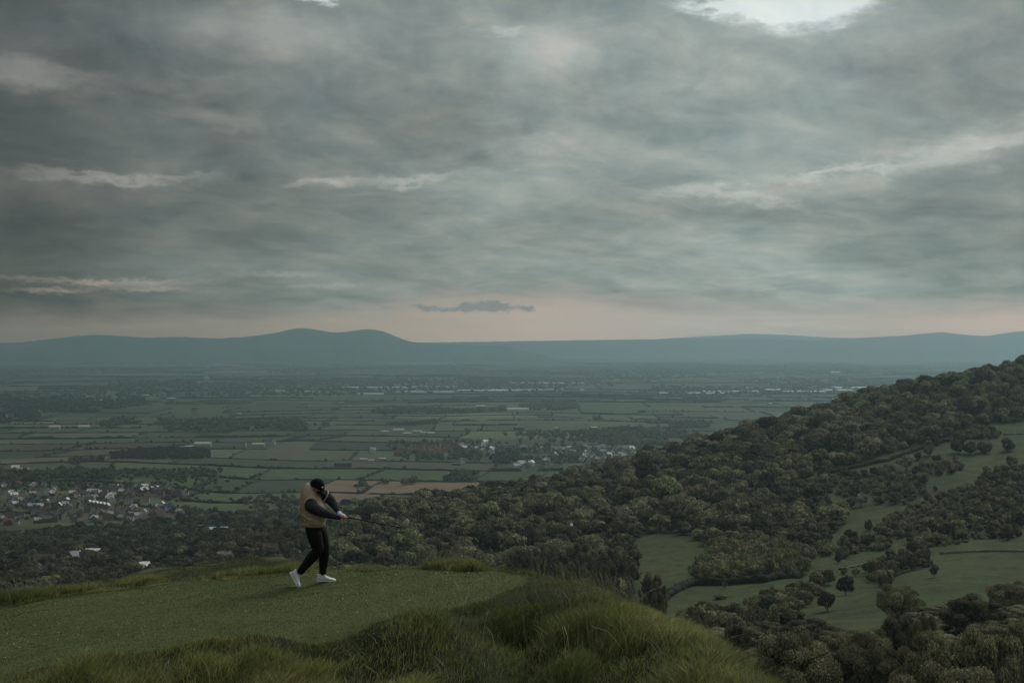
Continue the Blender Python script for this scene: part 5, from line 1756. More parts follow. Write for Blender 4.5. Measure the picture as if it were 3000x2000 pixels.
def box_mesh(name, boxes):
    V, Fc = [], []
    for (x0, x1, y0, y1, z0, z1) in boxes:
        o = len(V)
        V.extend([(x0, y0, z0), (x1, y0, z0), (x1, y1, z0), (x0, y1, z0), (x0, y0, z1), (x1, y0, z1), (x1, y1, z1), (x0, y1, z1)])
        Fc.extend([(o + 3, o + 2, o + 1, o), (o + 4, o + 5, o + 6, o + 7), (o, o + 1, o + 5, o + 4), (o + 1, o + 2, o + 6, o + 5), (o + 2, o + 3, o + 7, o + 6), (o + 3, o, o + 4, o + 7)])
    me = bpy.data.meshes.new(name); me.from_pydata(V, [], Fc); me.update()
    return me


DIM = {'house': [(10, 7.5, 5, 8.6, (1.2, 5.0, -6.0, -1.0, 4.6, 7.6, 'y')), (12, 7.5, 5, 8.8, None), (9, 8, 5.2, 9.4, (-4.6, -0.6, -5.8, -1.0, 4.8, 7.8, 'y'))],
       'terrace': [(9, 7.5, 5.2, 9.2, None)], 'shed': [(19, 10, 4.2, 6.2, None), (15, 9, 4.0, 6.0, None)]}
BM = {}
for kd, l in DIM.items():
    BM[kd] = [(wall_mesh(*d), roof_mesh(*d), box_mesh('chimney', [(d[0] / 2 - 1.4, d[0] / 2 - 0.5, -0.45, 0.45, d[2] + 1.5, d[3] + 1.5), (d[0] / 2 - 1.3, d[0] / 2 - 0.95, -0.3, 0.3, d[3] + 1.5, d[3] + 2.0)])) for d in l]
TOW = (box_mesh('wall', [(-3, 3, -3, 3, -1, 12), (3, 7, -2.5, 2.5, -1, 4)]), box_mesh('roof', [(-3.3, 3.3, -3.3, 3.3, 12.003, 12.6), (3.003, 7.3, -2.8, 2.8, 4.003, 4.5)]))
_mc = {}


def with_mat(me, mat):
    k = (me.name, mat.name)
    if k not in _mc:
        c = me.copy(); c.materials.clear(); c.materials.append(mat); _mc[k] = c
    return _mc[k]


RW = {'slate': 'slate roofed', 'brown': 'brown roofed', 'tile': 'red tiled', 'pale': 'pale roofed', 'sheen': 'bright roofed', 'blue': 'pale blue roofed'}
WW = {'stone': 'stone', 'cream': 'cream', 'brick': 'brick', 'render': 'white'}
# labels for the houses of the town and the village, by rows
for zn, nm_, edges in (('town', 'left town', [1409, 1434, 1448, 1462, 1480, 1500, 1515, 1560]), ('village', 'hill village', [1290, 1309, 1318, 1327, 1340, 1355, 1372, 1395])):
    hs = [h for h in HOUSES if h['zone'] == zn]
    for k in range(len(edges) - 1):
        rowh = [h for h in hs if edges[k] <= h['py'] < edges[k + 1]]
        fr = len(edges) - 2 - k
        rn = 'front row' if fr == 0 else 'row %s from the front' % ['', 'two', 'three', 'four', 'five', 'six', 'seven', 'eight'][fr]
        kinds = {}
        for h in sorted(rowh, key=lambda q: q['px']):
            ky = (h['roof'], h['wall'], h['kind'])
            kinds.setdefault(ky, []).append(h)
        for ky, l in kinds.items():
            for i, h in enumerate(l):
                noun = 'terrace house' if h['kind'] == 'terrace' else 'house'
                h['label'] = '%s %s %s, %s, %s of %s' % (RW[h['roof']], WW[h['wall']], noun, (ordw(i, 'from left') if len(l) > 1 and i else 'leftmost' if len(l) > 1 else 'only such'), rn, nm_)
fl = sorted([h for h in HOUSES if h['zone'] == 'farm'], key=lambda q: q['px'])
for i, h in enumerate(fl):
    h['label'] = 'far %s farm building, %s across the distant vale' % (WW[h['wall']], ordw(i, 'from left') if i else 'leftmost')
for h in HOUSES:
    if h['kind'] == 'shed' and h['y'] > 2500:
        h['s'] *= 0.85
        if h['roof'] == 'sheen': h['roof'] = 'pale'
        if h['wall'] == 'render': h['wall'] = 'cream'
    nm_ = {'shed': 'shed', 'tower': 'tower'}.get(h['kind'], 'house')
    e = empty(nm_, (h['x'], h['y'], h['z']), h['rz'])
    tag(e, h['label'], nm_, {'town': 'houses of the left hand town', 'village': 'houses of the village by the hill', 'farm': 'far farm buildings'}.get(h['zone']))
    s_ = h['s']
    if h['kind'] == 'tower': wm, rm, cm = TOW[0], TOW[1], None
    else: wm, rm, cm = BM[h['kind']][int(rng.integers(len(BM[h['kind']])))]
    w_o = add_mesh('wall', with_mat(wm, MW[h['wall']]), e); r_o = add_mesh('roof', with_mat(rm, MR[h['roof']]), e)
    w_o.scale = (s_, s_, s_); r_o.scale = (s_, s_, s_)
    if h['kind'] in ('house', 'terrace') and h['zone'] != 'farm':
        c_o = add_mesh('chimney', with_mat(cm, MW['brick']), r_o)
    if h['zone'] == 'lone' and h['y'] < 2200 and h['kind'] == 'house':
        for sx in (-3.4, -0.9):
            for sz in (0.9, 3.1):
                add_mesh('window', with_mat(box_mesh('window', [(sx - 0.5, sx + 0.5, -3.80 if wm != BM['house'][2][0] else -4.05, -3.70, sz, sz + 1.1)]), M_PANE), w_o)

M_GL, g, out = new_mat('glasshouse')
nn = g.noise(mapped(g, pos(g), (0.02, 0.2, 1)), 1.0, 3, 0.5).outputs[0]
principled(g, out, g.ramp(nn, [(0.3, (0.42, 0.44, 0.44)), (0.7, (0.60, 0.62, 0.61))]), 0.45, 0.4)
for i, (a, b, py, dep) in enumerate(GLASS):
    D = F * H / (py - 1000.0)
    x0, x1 = D * (a - 1500) / F, D * (b - 1500) / F
    e = empty('glasshouse', ((x0 + x1) / 2, D + dep / 2, 0), 0)
    lb = ['first', 'second', 'third', 'fourth', 'fifth', 'sixth', 'seventh', 'eighth', 'ninth', 'tenth', 'eleventh', 'twelfth', 'thirteenth', 'fourteenth', 'fifteenth', 'sixteenth', 'seventeenth', 'eighteenth', 'nineteenth']
    rank = sorted(range(len(GLASS)), key=lambda q: (GLASS[q][0], GLASS[q][2])).index(i)
    tag(e, 'long pale glasshouse roof, %s from left across the far vale' % lb[rank], 'glasshouse', 'glasshouses in the far vale')
    w, hh = x1 - x0, 4.5
    ns = max(3, int(dep / 14))
    V = [(-w / 2, -dep / 2, -0.5), (w / 2, -dep / 2, -0.5), (w / 2, dep / 2, -0.5), (-w / 2, dep / 2, -0.5), (-w / 2, -dep / 2, hh), (w / 2, -dep / 2, hh), (w / 2, dep / 2, hh), (-w / 2, dep / 2, hh)]
    me = bpy.data.meshes.new('wall'); me.from_pydata(V, [], [(0, 1, 5, 4), (1, 2, 6, 5), (2, 3, 7, 6), (3, 0, 4, 7)]); me.materials.append(M_GL)
    add_mesh('wall', me, e)
    ys = np.linspace(-dep / 2, dep / 2, 2 * ns + 1)
    V, Fc = [], []
    for k, yv in enumerate(ys):
        zt = hh + 0.01 + (2.6 if k % 2 else 0)
        V += [(-w / 2 - 0.2, yv, zt), (w / 2 + 0.2, yv, zt)]
    for k in range(2 * ns): Fc.append((2 * k, 2 * k + 1, 2 * k + 3, 2 * k + 2))
    for k in range(ns):
        a_ = 4 * k
        Fc += [(a_, a_ + 2, a_ + 4), (a_ + 1, a_ + 5, a_ + 3)]
    me = bpy.data.meshes.new('glazed_roof'); me.from_pydata(V, [], Fc); me.materials.append(M_GL)
    add_mesh('glazed_roof', me, e)

# ------------------------------------------------------------------ the golfer
GD = 21.6
GK = GD / F
_gx = GD * (930 - 1500) / F
_gz = H - GD * 708 / F
golfer = empty('person', (_gx, GD, _gz))
tag(golfer, 'golfer in black cap, beige gilet and white trainers, arms stretched in follow through', 'person')


def PP(px, py, dy=0.0): return Vector(((px - 930) * GK, dy, (1708 - py) * GK))


def smooth_path(pts, rad, n=5):
    """Catmull-Rom through points with radii"""
    P = [Vector(p) for p in pts]; o, r = [], []
    for i in range(len(P) - 1):
        p0 = P[max(i - 1, 0)]; p1 = P[i]; p2 = P[i + 1]; p3 = P[min(i + 2, len(P) - 1)]
        r0 = rad[max(i - 1, 0)]; r1 = rad[i]; r2 = rad[i + 1]; r3 = rad[min(i + 2, len(P) - 1)]
        for k in range(n):
            t = k / n
            f = lambda a, b, c, d: 0.5 * ((2 * b) + (c - a) * t + (2 * a - 5 * b + 4 * c - d) * t * t + (3 * b - a - 3 * c + d) * t ** 3)
            o.append(f(p0, p1, p2, p3)); r.append(max(0.002, f(r0, r1, r2, r3)))
    o.append(P[-1]); r.append(rad[-1])
    return o, r


def solid_tube(bm, pts, rad, seg=14, smooth=True, cap=True):
    if smooth: pts, rad = smooth_path(pts, rad)
    pts = [Vector(p) for p in pts]
    rings = []
    a = None
    for i, p in enumerate(pts):
        d = (pts[min(i + 1, len(pts) - 1)] - pts[max(i - 1, 0)]).normalized()
        a = d.orthogonal().normalized() if a is None else (a - d * a.dot(d)).normalized()
        b = d.cross(a)
        rings.append([bm.verts.new(p + (a * math.cos(2 * math.pi * k / seg) + b * math.sin(2 * math.pi * k / seg)) * rad[i]) for k in range(seg)])
    for i in range(len(rings) - 1):
        for k in range(seg): bm.faces.new((rings[i][k], rings[i][(k + 1) % seg], rings[i + 1][(k + 1) % seg], rings[i + 1][k]))
    if cap:
        d0 = (pts[0] - pts[1]).normalized(); d1 = (pts[-1] - pts[-2]).normalized()
        c0 = bm.verts.new(pts[0] + d0 * rad[0] * 0.55); c1 = bm.verts.new(pts[-1] + d1 * rad[-1] * 0.55)
        for k in range(seg):
            bm.faces.new((c0, rings[0][(k + 1) % seg], rings[0][k])); bm.faces.new((c1, rings[-1][k], rings[-1][(k + 1) % seg]))


def loft(bm, secs, seg=28, cap=(True, True), e=2.3):
    """secs: (centre, half vector a, half vector b) -> rounded rings"""
    rings = []
    for c, a, b in secs:
        rg = []
        for k in range(seg):
            t = 2 * math.pi * k / seg
            cs, sn = math.cos(t), math.sin(t)
            x = math.copysign(abs(cs) ** (2 / e), cs); y = math.copysign(abs(sn) ** (2 / e), sn)
            rg.append(bm.verts.new(c + a * x + b * y))
        rings.append(rg)
    for i in range(len(rings) - 1):
        for k in range(seg): bm.faces.new((rings[i][k], rings[i][(k + 1) % seg], rings[i + 1][(k + 1) % seg], rings[i + 1][k]))
    for w, rg in ((0, rings[0]), (1, rings[-1])):
        if cap[w]:
            c = bm.verts.new(sum((v.co for v in rg), Vector()) / seg)
            for k in range(seg): bm.faces.new((c, rg[(k + 1) % seg], rg[k]) if w == 0 else (c, rg[k], rg[(k + 1) % seg]))


def ball(bm, c, ax, ay, az, sub=3):
    """ellipsoid with half axes given as vectors"""
    r = bmesh.ops.create_icosphere(bm, subdivisions=sub, radius=1.0)
    for v in r['verts']: v.co = c + ax * v.co.x + ay * v.co.y + az * v.co.z


def finish(name, bm, mat, parent, vox=None, sm=0, smooth=True):
    bmesh.ops.recalc_face_normals(bm, faces=bm.faces)
    me = bpy.data.meshes.new(name); bm.to_mesh(me); bm.free()
    o = bpy.data.objects.new(name, me); COL.objects.link(o)
    if vox:
        m = o.modifiers.new('r', 'REMESH'); m.mode = 'VOXEL'; m.voxel_size = vox
        if sm:
            m2 = o.modifiers.new('s', 'SMOOTH'); m2.iterations = sm; m2.factor = 0.5
        dg = bpy.context.evaluated_depsgraph_get()
        nm = bpy.data.meshes.new_from_object(o.evaluated_get(dg))
        o.modifiers.clear(); o.data = nm; nm.name = name
        me = nm
    me.materials.clear(); me.materials.append(mat)
    if smooth: me.polygons.foreach_set('use_smooth', [True] * len(me.polygons))
    o.parent = parent
    return o


M_SKIN, g, out = new_mat('skin')
n = g.noise(g.node('ShaderNodeTexCoord').outputs['Object'], 18, 4, 0.5).outputs[0]
principled(g, out, g.ramp(n, [(0.3, (0.36, 0.19, 0.13)), (0.7, (0.45, 0.26, 0.19))]), 0.55, 0.35)
M_VEST = cloth_mat('beige_wool', (0.47, 0.375, 0.27), (0.31, 0.245, 0.175), 70, 0.95, 0.45)
M_JUMP = cloth_mat('charcoal_knit', (0.042, 0.044, 0.050), (0.022, 0.023, 0.027), 60, 0.95, 0.5)
M_TROU = cloth_mat('dark_cotton', (0.016, 0.013, 0.011), (0.009, 0.008, 0.007), 50, 0.9, 0.5)
M_CAP = cloth_mat('black_cotton', (0.010, 0.010, 0.011), (0.006, 0.006, 0.007), 60, 0.9, 0.3)
M_SHOE = cloth_mat('white_leather', (0.78, 0.82, 0.82), (0.66, 0.70, 0.70), 16, 0.5, 0.25, (1, 1, 1), 0.4)
M_SOLE = plain_mat('white_rubber', (0.70, 0.73, 0.72), 0.6, 0.3)
M_GLOVE = cloth_mat('white_glove', (0.72, 0.76, 0.78), (0.6, 0.64, 0.66), 20, 0.6, 0.2)
M_HAIR = cloth_mat('dark_hair', (0.020, 0.014, 0.010), (0.010, 0.007, 0.005), 90, 0.6, 0.6, (1, 1, 0.2), 0.4)
M_LOGO = plain_mat('white_thread', (0.75, 0.75, 0.75), 0.8, 0.2)
M_EYE = plain_mat('eye', (0.10, 0.08, 0.07), 0.2, 0.6)

# head frame: looks to the right, down and a little towards the viewer
yaw, pit = R(22), R(30)
hf_ = Vector((math.cos(yaw) * math.cos(pit), -math.sin(yaw) * math.cos(pit), -math.sin(pit)))
hs_ = Vector((-math.sin(yaw), -math.cos(yaw), 0.0))            # the golfer's right
hu_ = hs_.cross(hf_).normalized()
if hu_.z < 0: hu_ = -hu_
HC = PP(927.5, 1428.5, -0.03)


def hd(f, s, u): return HC + hf_ * f + hs_ * s + hu_ * u


# joints
Rs, Re, Rw = PP(911, 1474, -0.19), PP(953, 1497, -0.22), PP(999, 1512, -0.13)
Ls, Le, Lw = PP(948, 1452, 0.10), PP(974, 1477, 0.09), PP(997, 1503, -0.07)
RH, LH = PP(1010.5, 1513, -0.115), PP(1003, 1508.5, -0.095)
Rhip, Rkn, Ran = PP(921, 1556, -0.095), PP(934, 1607, -0.11), PP(881, 1671, -0.10)
Lhip, Lkn, Lan = PP(932, 1556, 0.085), PP(947, 1612, 0.09), PP(942.5, 1685, 0.10)
club_a, club_b = PP(994, 1507.2, -0.105), PP(1178, 1541.5, -0.13)
cd_ = (club_b - club_a).normalized()

# body: one continuous skin
bm = bmesh.new()
ball(bm, hd(0.0, 0, 0.015), hf_ * 0.100, hs_ * 0.076, hu_ * 0.108)
ball(bm, hd(0.030, 0, -0.060), hf_ * 0.066, hs_ * 0.056, hu_ * 0.062)
ball(bm, hd(0.070, 0, -0.090), hf_ * 0.022, hs_ * 0.026, hu_ * 0.020)
solid_tube(bm, [hd(0.096, 0, 0.012), hd(0.112, 0, -0.018), hd(0.098, 0, -0.034)], [0.008, 0.013, 0.012], 8)
ball(bm, hd(0.088, 0, -0.058), hf_ * 0.012, hs_ * 0.024, hu_ * 0.006)
ball(bm, hd(0.085, 0, -0.070), hf_ * 0.011, hs_ * 0.021, hu_ * 0.006)
for s_ in (-1, 1):
    ball(bm, hd(-0.014, s_ * 0.086, -0.014), hf_ * 0.020, hs_ * 0.012, hu_ * 0.034)
    ball(bm, hd(0.086, s_ * 0.032, 0.026), hf_ * 0.012, hs_ * 0.022, hu_ * 0.008)
solid_tube(bm, [hd(-0.03, 0, -0.05), PP(913, 1444, -0.02), PP(910, 1458, -0.02)], [0.060, 0.062, 0.075])
solid_tube(bm, [PP(910, 1448, -0.02), PP(912, 1470, -0.02), PP(918, 1500, 0), PP(921, 1530, 0), PP(924, 1556, 0)], [0.09, 0.13, 0.12, 0.12, 0.11])
solid_tube(bm, [Rs, (Rs + Re) / 2, Re], [0.058, 0.052, 0.042]); solid_tube(bm, [Re, (Re + Rw) / 2, Rw], [0.042, 0.038, 0.027])
solid_tube(bm, [Ls, (Ls + Le) / 2, Le], [0.056, 0.050, 0.041]); solid_tube(bm, [Le, (Le + Lw) / 2, Lw], [0.041, 0.037, 0.027])
solid_tube(bm, [PP(915, 1460, -0.1), Rs], [0.07, 0.06]); solid_tube(bm, [PP(920, 1452, 0.04), Ls], [0.07, 0.06])
solid_tube(bm, [Rhip, (Rhip + Rkn) / 2, Rkn], [0.085, 0.074, 0.052]); solid_tube(bm, [Rkn, (Rkn * 2 + Ran) / 3 + Vector((-0.012, 0, 0.0)), Ran], [0.052, 0.054, 0.034])
solid_tube(bm, [Lhip, (Lhip + Lkn) / 2, Lkn], [0.085, 0.074, 0.052]); solid_tube(bm, [Lkn, (Lkn * 2 + Lan) / 3 + Vector((-0.008, 0, 0.0)), Lan], [0.052, 0.054, 0.034])
ball(bm, PP(925, 1556, 0), Vector((0.10, 0, 0)), Vector((0, 0.15, 0)), Vector((0, 0, 0.09)))


def hand(bm, wrist, palm, along, away, scale=1.0):
    """a hand closed round the shaft: palm on the near side, four unequal fingers curling round it, thumb along it"""
    across = along
    side_ = (palm - wrist); side_ = (side_ - across * side_.dot(across)).normalized()
    nrm = across.cross(side_).normalized()
    if nrm.dot(away) < 0: nrm = -nrm                 # from the palm's back towards the viewer
    back = palm + nrm * 0.018 * scale
    solid_tube(bm, [wrist, wrist.lerp(back, 0.55), back], [0.026 * scale, 0.028 * scale, 0.030 * scale], 12)
    for k, (ln, rr) in enumerate(((0.92, 0.0095), (1.0, 0.0100), (0.95, 0.0095), (0.80, 0.0085))):
        o = across * (0.030 - 0.0205 * k) * scale
        ang = [0.2, 1.1, 2.1, 3.1, 3.9]
        rad = 0.0235 * scale
        pts = [back - side_ * 0.004 + o]
        for q in ang:
            pts.append(palm + o * 1.05 + (side_ * math.sin(q) + nrm * math.cos(q)) * rad * (0.95 + 0.1 * ln))
        pts = pts[:6] if ln > 0.9 else pts[:5]
        solid_tube(bm, pts, [rr * scale * v for v in (1.1, 1.05, 1.0, 0.95, 0.88, 0.75)][:len(pts)], 8)
    solid_tube(bm, [back - side_ * 0.016 * scale, palm - side_ * 0.020 * scale + across * 0.022 * scale + nrm * 0.012, palm + across * 0.050 * scale + nrm * 0.021 * scale], [0.013 * scale, 0.0115 * scale, 0.0085 * scale], 8)


to_v = Vector((0, -1, 0.25))
hand(bm, Rw, RH, cd_, to_v, 1.05)
body = finish('body', bm, M_SKIN, golfer, 0.0065, 2)

# left hand in its glove
bm = bmesh.new()
solid_tube(bm, [Lw + (Lw - Le).normalized() * -0.03, Lw, LH], [0.036, 0.035, 0.034], 12)
hand(bm, Lw, LH, cd_, to_v, 1.15)
finish('glove', bm, M_GLOVE, golfer, 0.0065, 2)

# hair, eyes
bm = bmesh.new()
ball(bm, hd(-0.018, 0, 0.022), hf_ * 0.096, hs_ * 0.077, hu_ * 0.104)
for v in list(bm.verts):
    q = v.co - HC
    if q.dot(hf_) > 0.02 or q.dot(hu_) < -0.052: bm.verts.remove(v)
finish('hair', bm, M_HAIR, golfer)
for s_ in (-1, 1):
    bm = bmesh.new()
    ball(bm, hd(0.087, s_ * 0.031, 0.010), hf_ * 0.011, hs_ * 0.013, hu_ * 0.009, 2)
    finish('eye', bm, M_EYE, body)

# cap with its brim and a small white mark on the front
bm = bmesh.new()
ball(bm, hd(-0.004, 0, 0.028), hf_ * 0.122, hs_ * 0.100, hu_ * 0.124, 4)
for v in list(bm.verts):
    if (v.co - HC).dot(hu_) < 0.020 - 0.10 * (v.co - HC).dot(hf_) * 0.6: bm.verts.remove(v)
solid_tube(bm, [hd(0, 0, 0.143), hd(0, 0, 0.150), hd(0, 0, 0.154)], [0.008, 0.008, 0.004], 8)
cap_o = finish('cap', bm, M_CAP, golfer)
m_ = cap_o.modifiers.new('thick', 'SOLIDIFY'); m_.thickness = 0.004; m_.offset = 1
bm = bmesh.new()
rows_ = []
for i in range(7):
    t = i / 6
    row_ = []
    for k in range(15):
        a = (k / 14 - 0.5) * 2
        wv = 0.088 * (1 - 0.10 * t) * math.sin(a * 1.45) / math.sin(1.45)
        ff = 0.108 * math.sqrt(max(0.02, 1 - (a * 0.80) ** 2)) + t * 0.082 * math.sqrt(max(0.0, 1 - a ** 2 * 0.92))
        uu = 0.030 - 0.028 * a * a - 0.020 * t - 0.012 * t * t
        row_.append(bm.verts.new(hd(ff, wv, uu)))
    rows_.append(row_)
for i in range(6):
    for k in range(14): bm.faces.new((rows_[i][k], rows_[i][k + 1], rows_[i + 1][k + 1], rows_[i + 1][k]))
br = finish('brim', bm, M_CAP, cap_o)
m_ = br.modifiers.new('thick', 'SOLIDIFY'); m_.thickness = 0.006; m_.offset = 0
bm = bmesh.new()
for (s_, u_, r_) in ((0.030, 0.086, 0.010), (0.046, 0.080, 0.008), (0.038, 0.073, 0.009)):
    ff = 0.122 * math.sqrt(max(0.0, 1 - (s_ / 0.100) ** 2 - ((u_ - 0.028) / 0.124) ** 2)) - 0.002
    nr = (hf_ * ff / 0.013 + hs_ * s_ / 0.0086 + hu_ * (u_ - 0.03) / 0.0139).normalized()
    c = hd(ff, s_, u_) + nr * 0.004
    t1 = nr.orthogonal().normalized()
    ball(bm, c, t1 * r_, nr.cross(t1) * r_ * 0.8, nr * 0.003, 2)
finish('emblem', bm, M_LOGO, cap_o)

# jumper: sleeves, collar
bm = bmesh.new()
solid_tube(bm, [PP(907, 1462, -0.15), Rs + Vector((0.012, -0.012, -0.01)), PP(930, 1486, -0.215), Re, PP(975, 1505, -0.185), Rw + (Rw - Re).normalized() * 0.008], [0.068, 0.088, 0.085, 0.070, 0.051, 0.036], 18)
solid_tube(bm, [PP(935, 1446, 0.07), Ls, PP(962, 1464, 0.10), Le, PP(986, 1491, 0.02), Lw - (Lw - Le).normalized() * 0.03], [0.070, 0.082, 0.076, 0.064, 0.050, 0.038], 18)
solid_tube(bm, [PP(907, 1450, -0.02), PP(913, 1445, -0.022), PP(915, 1441, -0.025)], [0.096, 0.084, 0.070], 18)
solid_tube(bm, [PP(909, 1452, -0.02), PP(914, 1480, -0.0), PP(920, 1510, 0.0)], [0.11, 0.14, 0.14], 18)
# creases at the elbow
solid_tube(bm, [PP(944, 1482, -0.27), PP(951, 1492, -0.285), PP(952, 1504, -0.275)], [0.014, 0.016, 0.012], 8)
solid_tube(bm, [PP(934, 1486, -0.285), PP(940, 1494, -0.295), PP(940, 1504, -0.28)], [0.012, 0.014, 0.012], 8)
finish('jumper', bm, M_JUMP, golfer, 0.010, 3)

# gilet
Xv, Yv, Zv = Vector((1, 0, 0)), Vector((0, 1, 0)), Vector((0, 0, 1))
bm = bmesh.new()


def vs(px, py, hw, hdp, dy=0.0, tilt=0.0):
    return (PP(px, py, dy), Vector((math.cos(tilt), 0, math.sin(tilt))) * hw * GK, Vector((0.10, 1, 0)).normalized() * hdp)


S_ = [vs(920.5, 1540, 29.0, 0.160, 0, -0.02), vs(920.5, 1536, 31.5, 0.175, 0, -0.02), vs(921, 1528, 32.0, 0.182, 0, 0.02), vs(921, 1517, 35.0, 0.185, -0.01, 0.06), vs(920.5, 1503, 37.8, 0.198, -0.01, 0.06), vs(918.5, 1488, 36.8, 0.195, -0.015, 0.0),
      vs(915.5, 1473, 34.8, 0.200, -0.015, -0.12), vs(913, 1459, 31.5, 0.200, -0.015, -0.25), vs(911.5, 1446, 28.2, 0.185, -0.015, -0.36), vs(911, 1435, 24.0, 0.155, -0.02, -0.50), vs(911, 1427, 18.5, 0.125, -0.025, -0.60), vs(911, 1421, 13.0, 0.10, -0.03, -0.68), vs(911.5, 1417, 7.0, 0.07, -0.03, -0.7)]
loft(bm, S_, 40, (True, True), 2.25)
# folds under the arm and at the waist
for k, (x0, y0, x1, y1, dy0) in enumerate([(890, 1490, 932, 1512, -0.205), (888, 1502, 940, 1524, -0.205), (893, 1480, 918, 1500, -0.215), (895, 1518, 945, 1530, -0.185), (884, 1460, 890, 1500, -0.14)]):
    solid_tube(bm, [PP(x0, y0, dy0 * 0.75), PP((x0 + x1) / 2, (y0 + y1) / 2 + 4, dy0 - 0.004), PP(x1, y1, dy0 * 0.8)], [0.014, 0.023, 0.012], 8)
# ribbed edges: armholes, hem, collar


def ring(bm, c, nrm, r0, r1, tube, n=26):
    t1 = nrm.cross(Vector((0, 0, 1))).normalized(); t2 = nrm.cross(t1).normalized()
    pts = [c + t1 * r0 * math.cos(2 * math.pi * k / n) + t2 * r1 * math.sin(2 * math.pi * k / n) for k in range(n + 1)]
    solid_tube(bm, pts, [tube] * (n + 1), 8, False, False)


vest_o = finish('gilet', bm, M_VEST, golfer, 0.009, 2)
bm = bmesh.new()
ring(bm, PP(915, 1474, -0.205), Vector((0.40, -0.88, -0.18)).normalized(), 0.104, 0.108, 0.014)
ring(bm, PP(950, 1455, 0.085), Vector((0.80, 0.35, -0.45)).normalized(), 0.084, 0.088, 0.013)
ring(bm, PP(914, 1433, -0.03), Vector((0.45, -0.15, 0.88)).normalized(), 0.104, 0.092, 0.013)
finish('ribbed_edge', bm, M_VEST, vest_o, None)
bm = bmesh.new()
loft(bm, [vs(920, 1541.5, 29.0, 0.162, 0, -0.02), vs(920, 1536, 31.5, 0.178, 0, -0.02), vs(920, 1531, 32.6, 0.186, 0, 0), vs(920, 1529, 32.0, 0.182, 0, 0)], 40, (True, True), 2.25)
finish('hem_band', bm, M_VEST, vest_o)

# trousers
bm = bmesh.new()
ball(bm, PP(921.5, 1546, 0), Vector((0.145, 0, -0.01)), Vector((0, 0.165, 0)), Vector((0, 0, 0.12)))
solid_tube(bm, [PP(918, 1548, -0.07), PP(924, 1566, -0.09), PP(930, 1586, -0.10), Rkn, PP(912, 1634, -0.11), PP(896, 1654, -0.105), PP(880, 1673, -0.10)], [0.108, 0.112, 0.100, 0.084, 0.078, 0.064, 0.053], 18)
solid_tube(bm, [PP(930, 1548, 0.07), PP(936, 1566, 0.08), PP(942, 1588, 0.09), Lkn, PP(946, 1640, 0.09), PP(944, 1665, 0.095), PP(943, 1682, 0.10)], [0.102, 0.104, 0.096, 0.082, 0.074, 0.060, 0.055], 18)
for pts, rr in (([PP(912, 1598, -0.155), PP(926, 1604, -0.185), PP(938, 1604, -0.18)], 0.010), ([PP(880, 1655, -0.13), PP(890, 1664, -0.150), PP(897, 1666, -0.14)], 0.012), ([PP(938, 1672, 0.04), PP(944, 1676, 0.04), PP(952, 1675, 0.06)], 0.010),
                ([PP(902, 1552, -0.13), PP(915, 1562, -0.185), PP(928, 1560, -0.185)], 0.010), ([PP(890, 1649, -0.15), PP(897, 1656, -0.165), PP(905, 1655, -0.15)], 0.011)):
    solid_tube(bm, pts, [rr * 0.7, rr, rr * 0.7], 8)
finish('trousers', bm, M_TROU, golfer, 0.010, 3)


# trainers
def trainer(org, f, u, L, name='trainer'):
    f = f.normalized(); s = f.cross(u).normalized(); u = s.cross(f).normalized()
    e = lambda t, a, b: org + f * (t * L) + s * a + u * b
    prof = [(0.00, .024, .022, .070), (0.03, .033, .020, .088), (0.12, .037, .020, .098), (0.24, .038, .020, .096), (0.36, .038, .020, .100), (0.46, .041, .020, .094), (0.58, .045, .020, .078), (0.70, .049, .020, .064), (0.82, .048, .020, .056), (0.92, .041, .020, .050), (0.98, .029, .021, .042), (1.0, .016, .022, .036)]
    bm = bmesh.new()
    loft(bm, [(e(t, 0, (b + tp) / 2), s * w, u * (tp - b) / 2) for t, w, b, tp in prof], 22, (True, True), 2.6)
    upper = finish(name, bm, M_SHOE, golfer)
    bm = bmesh.new()
    loft(bm, [(e(t * 1.03 - 0.015, 0, 0.012 + 0.016 * max(0, t - 0.82) ** 1.2), s * (w + 0.005), u * (0.0135 if 0 < t < 1 else 0.010)) for t, w, b, tp in prof], 22, (True, True), 4.0)
    finish('sole', bm, M_SOLE, upper)
    bm = bmesh.new()
    for k in range(5):
        t = 0.43 + 0.055 * k
        top = float(np.interp(t, [p[0] for p in prof], [p[3] for p in prof])) + 0.002
        solid_tube(bm, [e(t, -0.026, top - 0.012), e(t + 0.012, 0, top + 0.002), e(t, 0.026, top - 0.012)], [0.0035] * 3, 6)
    solid_tube(bm, [e(0.42, 0.004, 0.098), e(0.40, 0.028, 0.104), e(0.46, 0.040, 0.082)], [0.0035] * 3, 6)
    solid_tube(bm, [e(0.42, -0.004, 0.098), e(0.38, -0.030, 0.104), e(0.45, -0.044, 0.080)], [0.0035] * 3, 6)
    finish('laces', bm, M_SOLE, upper)
    bm = bmesh.new()
    ring(bm, e(0.20, 0, 0.094), (u + f * 0.10).normalized(), 0.034, 0.052, 0.007)
    finish('collar', bm, M_SHOE, upper)
    return upper


gz0 = lambda p: float(knoll_z(np.array([p.x + _gx]), np.array([p.y + GD]))[0]) + H - _gz
hl = PP(926, 1707, 0.10)
hl.z = gz0(hl + Vector((0.14, 0, 0))) + 0.004
trainer(hl, Vector((1, -0.05, -0.02)), Vector((0, 0, 1)), 0.285)
toe = PP(875, 1717, -0.14); toe.z = gz0(toe) + 0.012
heel = PP(852.5, 1674, -0.10)
fd = (toe - heel); 
uu = Vector((1, -0.15, 0)); uu = (uu - fd.normalized() * uu.dot(fd.normalized())).normalized()
trainer(heel, fd, uu, max(0.26, fd.length))
print('rear shoe length', fd.length)

